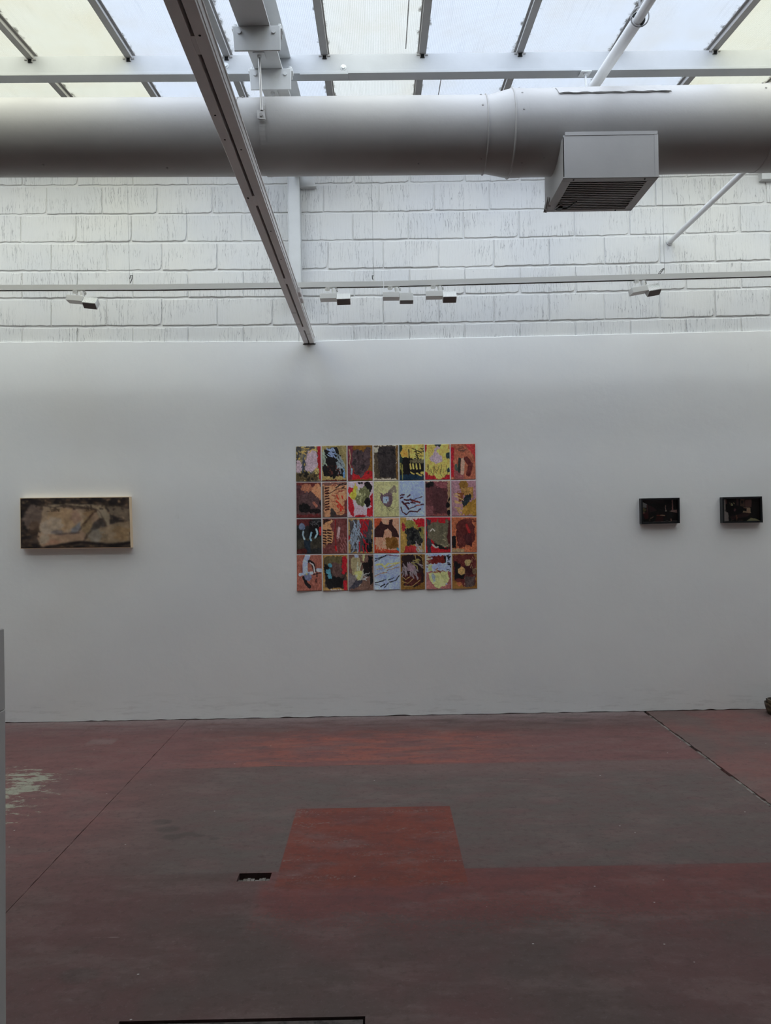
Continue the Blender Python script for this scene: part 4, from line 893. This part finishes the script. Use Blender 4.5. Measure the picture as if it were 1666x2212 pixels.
    c = C(21, (130, 78, 66), 20); c.line([(.45, .02), (.34, .2), (.34, .5)], .10, (146, 156, 188), 6).line([(.14, .54), (.6, .5)], .06, (146, 156, 188), 6).line([(.84, .42), (1, .44)], .07, (146, 156, 188), 6).line([(.5, .18), (.64, .24), (.72, .45)], .06, (26, 20, 22)).line([(.54, .22), (.66, .28), (.72, .5)], .025, (165, 160, 160)).line([(.28, .62), (.4, .80), (.52, .88)], .06, (22, 18, 22)).blob(.44, .60, .14, .11, (96, 100, 124), 24).line([(.8, .5), (.8, .6)], .02, K).blob(.37, .52, .045, .03, (165, 160, 90), 4).line([(.66, .54), (.98, .5)], .014, K).blob(.78, .72, .04, .05, (70, 40, 38))
    S.append((c, 'salmon-brown sheet with a pale blue arch and cross bar'))
    c = C(22, (140, 108, 62), 14); c.poly([(.06, .06), (.92, .04), (.95, .95), (.1, .92)], (58, 46, 42), 18).rect(.1, .05, .75, .28, (84, 74, 50), 18).rect(.78, .06, .96, .52, (146, 26, 36), 8).rect(.82, .7, .96, .97, (146, 26, 36), 8).poly([(.05, .25), (.3, .3), (.35, .6), (.85, .65), (.75, .92), (.15, .9)], (18, 17, 18), 8).poly([(.35, .2), (.75, .25), (.75, .6), (.4, .6)], (80, 60, 56), 22).blob(.31, .30, .09, .075, TQ, 6).blob(.22, .46, .11, .065, TQ, 6).blob(.28, .60, .09, .08, TQ, 6).rect(.3, .96, .75, 1, WH)
    S.append((c, 'dark sheet in a tan border with three turquoise ovals'))
    c = C(23, (96, 72, 62), 18); c.poly([(.08, .12), (.4, .04), (.5, .3), (.35, .6), (.15, .55)], (140, 128, 96), 14).rect(.25, 0, .4, .08, (140, 148, 180)).rect(.55, 0, .65, .18, CRM).poly([(.75, .05), (.95, .08), (.97, .8), (.85, .85), (.8, .4)], (18, 17, 20), 8).poly([(.55, .22), (.82, .22), (.8, .6), (.6, .62)], (26, 22, 22), 10).squig(.35, .2, .6, .7, 16, .022, (156, 156, 136), .25, 1.9, .3).line([(.4, .66), (.48, .5), (.3, .52)], .07, (166, 164, 104), 8).poly([(0, .5), (.3, .6), (.3, .8), (0, .98)], (98, 90, 90)).poly([(0, .98), (.3, .72), (.6, .68), (.4, .9)], (50, 48, 56)).squig(.55, .5, .7, .7, 8, .014, (150, 150, 150), .15)
    S.append((c, 'cream and yellow diagonal strokes beside a black upright'))
    c = C(24, (138, 150, 180), 6)
    for pts, cc, w in (([(.02, .2), (.3, .1), (.5, .02)], K, .014), ([(.05, .12), (.25, .1), (.45, .05)], K, .016), ([(.5, .02), (.98, .07)], (90, 50, 60), .014), ([(.08, .30), (.3, .28), (.4, .36), (.55, .26)], (176, 170, 100), .03), ([(.4, .40), (.7, .34), (.98, .24)], (150, 130, 80), .018), ([(.1, .42), (.3, .40)], (160, 140, 90), .014), ([(.02, .62), (.25, .54), (.5, .50)], (140, 100, 60), .012), ([(.5, .46), (.98, .36)], (130, 96, 66), .012), ([(.6, .28), (.98, .24)], (176, 166, 100), .02), ([(.05, .8), (.25, .76), (.45, .7)], K, .018), ([(.25, .9), (.4, .84)], K, .022), ([(.55, .72), (.75, .66)], K, .018), ([(.6, .78), (.82, .74), (.97, .6)], K, .016), ([(.4, .92), (.55, .82)], K, .018), ([(.02, .84), (.2, .86)], K, .01)): c.line(pts, w, cc)
    c.blob(.5, .65, .25, .08, (120, 138, 178), 6, .6)
    S.append((c, 'light blue sheet with loose black and yellow wavy lines'))
    c = C(25, (104, 74, 34), 14); c.poly([(.08, .06), (.3, .02), (.85, .04), (.94, .3), (.92, .8), (.6, .92), (.15, .9), (.06, .5)], (34, 22, 24), 10).poly([(.1, .55), (.85, .55), (.8, .88), (.2, .88)], (62, 26, 24)).squig(.1, .2, .7, .55, 34, .022, (116, 106, 110), .25, 1.2, .6).blob(.42, .38, .17, .12, (124, 104, 112), 18).squig(.4, .14, .65, .3, 6, .02, (128, 118, 72), .2).line([(.1, .64), (.22, .72), (.4, .62)], .011, TN).line([(.08, .76), (.3, .82), (.5, .7)], .011, TN).line([(.15, .9), (.5, .9), (.8, .72)], .011, TN).line([(.6, .04), (.64, .2)], .012, TN).line([(.7, .03), (.9, .12), (.92, .4)], .012, TN)
    S.append((c, 'brown sheet with grey-mauve strokes and thin tan arcs'))
    c = C(26, (140, 150, 180), 8); c.rect(.24, .07, .76, .28, (92, 28, 24), 10).rect(.02, .06, .22, .3, (150, 142, 124), 20).squig(.02, .1, .22, .5, 7, .018, (100, 36, 32), .2).squig(.8, .05, .98, .45, 22, .014, K, .06).rect(.74, .06, .79, .26, K).rect(.1, .3, .25, .5, (150, 154, 110)).poly([(0, .52), (.3, .5), (.2, 1), (0, 1)], (138, 88, 86)).rect(0, .86, 1, 1, (134, 84, 80)).rect(.84, .5, 1, 1, (126, 74, 72)).poly([(.1, .58), (.35, .48), (.85, .5), (.9, .7), (.72, .92), (.4, .97), (.2, .8)], (168, 170, 116), 8).poly([(.2, .55), (.3, .55), (.4, .75), (.3, .8)], (134, 146, 152)).squig(.2, .46, .6, .52, 6, .016, (110, 60, 50), .15)
    S.append((c, 'yellow-green blob under a maroon rectangle and black dashes'))
    c = C(27, (112, 78, 36), 14); c.poly([(.04, .04), (.85, .03), (.95, .15), (.93, .9), (.5, .95), (.1, .75), (.05, .4)], (78, 34, 32), 12).poly([(.1, .2), (.35, .3), (.35, .5), (.5, .55), (.48, .72), (.12, .72)], (18, 15, 17), 6).rect(.5, .35, .82, .62, (52, 26, 28)).poly([(.52, .62), (.9, .65), (.88, .92), (.52, .95)], (66, 54, 52), 22).blob(.62, .26, .13, .09, (150, 132, 90), 16).poly([(.24, .44), (.38, .37), (.52, .43), (.52, .56), (.38, .62), (.24, .56)], (156, 126, 80), 8, rag=.01).blob(.88, .50, .1, .08, (92, 74, 56)).blob(.28, .85, .1, .06, (140, 78, 50)).squig(.75, .1, .95, .45, 8, .012, (140, 110, 84), .06, 1.2).rect(.495, .55, .505, .95, (120, 104, 90), rag=.004)
    S.append((c, 'maroon sheet with a tan hexagon, tan disc and black block'))
    return S
ROWN = ('top', 'second', 'third', 'bottom'); COLN = ('first', 'second', 'third', 'fourth', 'fifth', 'sixth', 'seventh')
tlx = [638, 694.2, 749.8, 805.8, 861.3, 917, 972.7, 1028]; blx = [640.8, 696.8, 752.7, 808.5, 865.2, 920, 976.2, 1032.6]
ly = [963, 1041.3, 1119.8, 1198.3, 1278]; ry = [957, 1036.6, 1115.7, 1194.2, 1272.4]
def sheet_pt(i, j, di=0.0, dj=0.0):     # i column line, j row line -> picture coordinates
    t = j/4; x = tlx[i]*(1-t)+blx[i]*t; s = (x-tlx[0])/390; y = ly[j]*(1-s)+ry[j]*s; return x+di, y+dj
for idx, (cv, desc) in enumerate(sheets()):
    cv.grain(13); r_, c_ = divmod(idx, 7); j = [rnd.uniform(-.5, .5) for _ in range(8)]; gp = .55
    cs = [sheet_pt(c_, r_, gp+j[0]*.6, gp+j[1]), sheet_pt(c_+1, r_, -gp+j[2]*.6, gp+j[3]), sheet_pt(c_+1, r_+1, -gp+j[4]*.6, -gp+j[5]), sheet_pt(c_, r_+1, gp+j[6]*.6, -gp+j[7])]
    P = [onY(x, y, W-.0022) for x, y in cs]
    if r_ == 3: bl_ = lambda u, v: .010*np.clip((v-.6)/.4, 0, 1)**2*(.5+.5*np.cos(u*3.0))
    elif c_ == 6: bl_ = lambda u, v: .005*np.clip((u-.7)/.3, 0, 1)**2
    else: bl_ = lambda u, v: .0015*np.sin(u*3.1)*np.sin(v*3.1)
    o = art_mesh('painted_sheet', cv, P, M['paint'], relief=.0014, back=.0021, bulge=bl_)
    tag(o, 'painted paper in the %s row, %s column of the grid: %s' % (ROWN[r_], COLN[c_], desc), 'painting', 'painted sheets pinned in a grid')
    o['label'] = '%s; %s row, %s column' % (desc, ROWN[r_], COLN[c_])

# ------------------------------------------------------------------ wood-panel painting on the left
def boxpic(name, px0, px1, pyt, pyb, t): pass
Z = lambda x, y: ((x-130)/1360.0, (y-140)/628.0)
cv = Cv(190, 88, (52, 40, 34), 5, .014, .46); cv.fill((50, 40, 34), 18).mott((24, 20, 20), .5, 14).mott((100, 78, 58), .62, 30)
pz = lambda L: [Z(*p) for p in L]
cv.blob(*Z(300, 380), .10, .24, (92, 78, 70), 18, .8, .03).blob(*Z(290, 520), .06, .14, (66, 50, 38), 14, .7, .03)
cv.poly(pz([(430, 235), (560, 225), (700, 235), (930, 270), (1080, 300), (1010, 380), (900, 480), (860, 570), (700, 590), (560, 590), (430, 620), (350, 600), (390, 420)]), (120, 102, 84), 16)
cv.blob(*Z(640, 420), .13, .26, (134, 108, 80), 10, .6, .04).blob(*Z(520, 500), .09, .2, (128, 118, 108), 12, .6, .04).blob(*Z(830, 370), .05, .14, (118, 92, 78), 30, .7, .04).blob(*Z(1000, 330), .05, .1, (96, 74, 50), 12, .7, .03).blob(*Z(580, 570), .05, .05, (84, 78, 78), 20, .8, .02)
cv.poly(pz([(340, 640), (390, 590), (560, 600), (860, 570), (1050, 330), (1120, 330), (1100, 400), (1010, 530), (920, 680), (800, 690), (640, 720), (480, 748), (400, 742), (350, 700)]), (122, 100, 82), 12)
cv.blob(*Z(520, 690), .07, .06, (128, 92, 74), 16, .6).blob(*Z(960, 500), .05, .2, (100, 84, 60), 8, .7, .02).blob(*Z(420, 660), .05, .1, (126, 118, 104), 8, .6)
cv.poly(pz([(430, 232), (700, 222), (1000, 235), (1160, 240), (1240, 350), (1225, 510), (1195, 500), (1165, 410), (1100, 400), (1085, 300), (900, 262), (700, 240), (500, 268)]), (108, 94, 76), 10)
cv.poly(pz([(1090, 290), (1160, 280), (1240, 370), (1228, 510), (1195, 500), (1160, 405), (1100, 405)]), (112, 100, 84), 10)
cv.poly(pz([(1050, 440), (1150, 410), (1195, 520), (1050, 560), (1000, 540)]), (56, 50, 46), 12).poly(pz([(1240, 350), (1410, 425), (1240, 480)]), (42, 36, 34), 8)
cv.poly(pz([(1180, 245), (1490, 290), (1490, 440), (1400, 425), (1250, 350)]), (84, 72, 60), 12)
cv.poly(pz([(920, 685), (1000, 570), (1300, 455), (1490, 440), (1490, 705), (1200, 730), (1060, 705)]), (108, 92, 74), 16).blob(*Z(1060, 620), .08, .14, (100, 96, 90), 16, .7, .04).blob(*Z(1380, 600), .07, .16, (112, 88, 60), 12, .6, .04)
cv.poly(pz([(760, 530), (870, 440), (890, 540), (820, 575), (750, 575)]), (80, 84, 92), 20, .75).line([Z(905, 480), Z(1070, 310)], .004, (44, 30, 24)).line([Z(640, 240), Z(800, 268), Z(1070, 290)], .006, (40, 30, 26)).line([Z(900, 680), Z(1000, 560)], .006, (40, 32, 28)).line([Z(450, 750), Z(900, 690), Z(1200, 730), Z(1490, 705)], .010, (18, 14, 14)).line([Z(600, 600), Z(850, 575)], .005, (46, 38, 40))
cv.blur(3)
cv.line([Z(430, 240), Z(560, 262), Z(700, 238), Z(900, 262), Z(1080, 292)], .0035, (40, 30, 26), op=.8).line([Z(860, 560), Z(905, 480), Z(1080, 300)], .003, (46, 34, 28), op=.7).line([Z(1100, 290), Z(1160, 400), Z(1200, 500)], .003, (58, 48, 42), op=.7).line([Z(1150, 380), Z(1190, 480)], .002, (60, 50, 44), op=.6)
cv.mott((34, 26, 22), .60, 34, .5, (0, 0, 1, .28), .6).mott((34, 26, 22), .60, 30, .5, (0, .6, .2, 1), .6).mott((146, 124, 98), .66, 30, .6, (.2, .2, 1, .9), .25).grain(11).blur(1)
TP = .052; YF = W-TP
a, b, c, d = onY(43, 1075.5, YF), onY(279.6, 1072.8, YF), onY(283.3, 1183, YF), onY(44.2, 1185.5, YF)
GA = GAIN
pic = empty('canvas_painting', ((a[0]+b[0])/2, W, (a[2]+d[2])/2), 'wide brown painting of a reclining bare torso on a pine-edged panel', 'painting')
art_mesh('painted_face', cv, (a, b, c, d), M['paint'], pic, relief=.0015, back=.002)
bd = MB().hexa([(d[0], YF+.001, d[2]), (c[0], YF+.001, c[2]), (c[0], W, c[2]), (d[0], W, d[2]), (a[0], YF+.001, a[2]), (b[0], YF+.001, b[2]), (b[0], W, b[2]), (a[0], W, a[2])])
bd.build('panel_edge', M['wood'], pic)

# ------------------------------------------------------------------ two small framed photographs
def framed(px, label, cvs):
    (x0, x1, yt0, yt1, yb0, yb1, xb0, xb1) = px; T = .048; YF = W-T
    tl, tr_, br, bl = onY(x0, yt0, YF), onY(x1, yt1, YF), onY(xb1, yb1, YF), onY(xb0, yb0, YF)
    e = empty('framed_photograph', ((tl[0]+tr_[0])/2, W, (tl[2]+bl[2])/2), label, 'photograph', 'small black-framed photographs')
    o_ = [tl, tr_, br, bl]; cx = sum(p[0] for p in o_)/4; cz = sum(p[2] for p in o_)/4
    hw = (tr_[0]-tl[0])/2; hh = (tl[2]-bl[2])/2; b = .013
    ins = [np.array([cx+(p[0]-cx)*(hw-b)/hw, p[1], cz+(p[2]-cz)*(hh-b)/hh]) for p in o_]
    f = MB(); 
    for i in range(4):
        A_, B_, C_, D_ = o_[i], o_[(i+1) % 4], ins[(i+1) % 4], ins[i]
        f.hexa([(*A_[:1], YF, A_[2]), (B_[0], YF, B_[2]), (C_[0], YF, C_[2]), (D_[0], YF, D_[2]), (A_[0], W, A_[2]), (B_[0], W, B_[2]), (C_[0], W, C_[2]), (D_[0], W, D_[2])])
    f.build('frame', M['blackframe'], e)
    dp = [np.array([p[0], YF+.022, p[2]]) for p in ins]
    art_mesh('photo_print', cvs, dp, M['print'], e, relief=0)
    dg = [np.array([p[0], YF+.012, p[2]]) for p in ins]
    MB().hexa([dg[3], dg[2], dg[2]+[0, .002, 0], dg[3]+[0, .002, 0], dg[0], dg[1], dg[1]+[0, .002, 0], dg[0]+[0, .002, 0]]).build('glass', M['glass'], e)
f1 = lambda x, y: ((x-345)/995.0, (y-240)/650.0)
pf = lambda L: [f1(*p) for p in L]
cv = Cv(104, 66, (6, 5, 6), 71, .004, .65); cv.fill((6, 5, 6), 2)
cv.poly(pf([(350, 240), (1000, 250), (980, 340), (560, 350), (345, 280)]), (24, 16, 18), 4).poly(pf([(345, 290), (480, 355), (480, 470), (345, 450)]), (92, 92, 92), 6).blob(*f1(410, 530), .06, .11, (60, 54, 36), 26, 1, .02).poly(pf([(480, 360), (525, 380), (525, 610), (480, 610)]), (52, 32, 34), 4).poly(pf([(545, 410), (620, 425), (745, 520), (760, 560), (550, 605)]), (38, 24, 27), 4).poly(pf([(345, 600), (525, 600), (525, 780), (430, 800)]), (44, 18, 20), 6).line([f1(350, 615), f1(430, 610)], .012, (110, 78, 72)).line([f1(1210, 270), f1(1210, 560)], .014, (110, 80, 76)).poly(pf([(1170, 545), (1340, 540), (1340, 632), (1160, 600)]), (98, 82, 78), 8).line([f1(1012, 410), f1(1012, 570)], .010, (120, 98, 92)).blob(*f1(1022, 568), .026, .03, (150, 118, 108), 4).blob(*f1(1140, 577), .014, .024, (150, 112, 98), 4).line([f1(760, 695), f1(840, 700)], .014, (100, 52, 46)).line([f1(870, 695), f1(970, 702)], .016, (150, 104, 92)).blob(*f1(795, 630), .03, .04, (30, 20, 22), 3).blob(*f1(920, 625), .03, .04, (30, 20, 22), 3).poly(pf([(760, 720), (930, 720), (950, 870), (700, 870)]), (38, 12, 14), 4).line([f1(570, 775), f1(620, 765), f1(665, 730)], .008, (120, 98, 88)).line([f1(560, 835), f1(570, 812)], .008, (120, 110, 105)).line([f1(1165, 810), f1(1170, 860)], .012, (150, 100, 88)).line([f1(1020, 850), f1(1070, 845)], .004, (100, 90, 88)).line([f1(355, 884), f1(1345, 868)], .006, (96, 92, 90))
cv.im = np.clip(cv.im*1.45, 0, 200); framed((1385.4, 1468.6, 1076.8, 1075, 1132.2, 1130.2, 1386.4, 1469.4), 'small black-framed dark photograph of a room with two red-lit seats', cv)
f2 = lambda x, y: ((x-310)/1060.0, (y-200)/690.0)
pf = lambda L: [f2(*p) for p in L]
cv = Cv(104, 66, (10, 9, 10), 72, .004, .65); cv.fill((9, 8, 9), 2)
cv.poly(pf([(310, 210), (385, 215), (390, 560), (460, 630), (470, 890), (330, 890)]), (104, 100, 98), 6).poly(pf([(385, 215), (425, 215), (425, 365), (385, 365)]), (62, 42, 42), 4).poly(pf([(710, 210), (770, 215), (770, 420), (700, 410)]), (48, 36, 36), 6).poly(pf([(820, 215), (950, 215), (940, 460), (810, 430)]), (58, 44, 38), 14).blob(*f2(870, 310), .03, .08, (18, 14, 14), 2).poly(pf([(960, 230), (1150, 240), (1140, 470), (950, 465)]), (66, 48, 46), 4).poly(pf([(915, 475), (1105, 490), (1115, 655), (1000, 640), (1000, 500), (920, 495)]), (120, 100, 84), 10).poly(pf([(900, 575), (1000, 590), (1000, 640), (885, 630)]), (110, 96, 78), 10).poly(pf([(555, 340), (585, 345), (605, 420), (560, 420)]), (150, 128, 88), 6).line([f2(510, 320), f2(530, 400)], .008, (80, 66, 54)).line([f2(635, 330), f2(650, 360)], .010, (130, 112, 84)).line([f2(660, 510), f2(645, 580)], .018, (78, 56, 60)).poly(pf([(500, 760), (900, 640), (1100, 670), (1000, 760), (740, 800), (560, 860)]), (38, 26, 26), 8).line([f2(705, 720), f2(705, 850)], .016, (80, 56, 46)).poly(pf([(990, 880), (1110, 795), (1250, 820), (1370, 882)]), (128, 116, 90), 8).line([f2(760, 860), f2(870, 860)], .012, (64, 46, 44)).line([f2(540, 860), f2(600, 840)], .010, (60, 50, 48)).line([f2(375, 540), f2(380, 570), f2(430, 610)], .008, (20, 18, 18))
cv.im = np.clip(cv.im*1.45, 0, 200); framed((1561, 1646.6, 1074, 1072.3, 1129.8, 1128.6, 1562, 1648.6), 'small black-framed dark photograph of a desk, nearest the right picture edge', cv)

# ------------------------------------------------------------------ white plinth at the left edge and bronze vessel at the right edge
px_top = onY(9, 1358, 2.05); PXR = px_top[0]; PZT = px_top[2]; PZS = onY(10, 1531, 2.05)[2]
b2 = onY(13, 2200, 2.05)
pl = empty('white_plinth', (PXR-.25, 1.95, 0), 'grey-white plinth standing close at the left picture edge, with a separate upper box', 'plinth')
lean = (b2[0]-PXR)/(PZT-b2[2]); XB = PXR+lean*PZT
MB().hexa([(XB-.5, 1.7, 0), (XB-.02, 1.7, 0), (XB, 2.05, 0), (XB-.5, 2.05, 0), (PXR-.5, 1.7, PZS-.002), (PXR-.02, 1.7, PZS-.002), (PXR+.0008, 2.05, PZS-.002), (PXR-.5, 2.05, PZS-.002)]).build('lower_box', M['plinth'], pl, bevel=.002)
MB().hexa([(PXR-.5, 1.7, PZS), (PXR-.02, 1.7, PZS), (PXR, 2.05, PZS), (PXR-.5, 2.05, PZS), (PXR-.5, 1.7, PZT-.0), (PXR-.02, 1.7, PZT), (PXR, 2.05, PZT), (PXR-.5, 2.05, PZT)]).build('upper_box', M['plinth'], pl, bevel=.0015)

vy = 5.88
v0 = onY(1653.5, 1511, vy); vb_ = onY(1660, 1534, vy); sc_ = FPX/vy
ves = empty('bronze_vessel', (v0[0]+.075, vy, 0), 'dark bronze-brown vessel on the floor against the wall, cut by the right picture edge', 'vessel')
def bowl(r_top, r_bot, z0, z1, cx, cy, wob, seed):
    r = random.Random(seed); n = 28; vs = []; rings = [(z0, r_bot*.9), (z0+.006, r_bot), (z0+(z1-z0)*.4, r_bot+(r_top-r_bot)*.55), (z0+(z1-z0)*.8, r_top*.97), (z1, r_top), (z1, r_top-.010), (z0+(z1-z0)*.5, r_top*.6)]
    ph = [r.uniform(0, 6.28) for _ in range(4)]
    for z, q in rings:
        for k in range(n):
            a = 2*math.pi*k/n; rr = q*(1+wob*math.sin(3*a+ph[0])+wob*.6*math.sin(5*a+ph[1])); zz = z+(.006*math.sin(2*a+ph[2])+.004*math.sin(5*a+ph[3]) if z > z0+.01 else 0)
            vs.append((cx+rr*math.cos(a), cy+rr*math.sin(a), zz))
    fs = [(i*n+k, i*n+(k+1) % n, (i+1)*n+(k+1) % n, (i+1)*n+k) for i in range(len(rings)-1) for k in range(n)]+[tuple(range(n-1, -1, -1)), tuple(range((len(rings)-1)*n, len(rings)*n))]
    return MB().add(vs, fs)
bowl(.085, .060, 0, .090, v0[0]+.085, vy, .02, 3).build('body', M['bronze'], ves, smooth=True)
bowl(.074, .052, .055, .122, v0[0]+.085, vy, .035, 9).build('folded_rim', M['bronze'], ves, smooth=True)
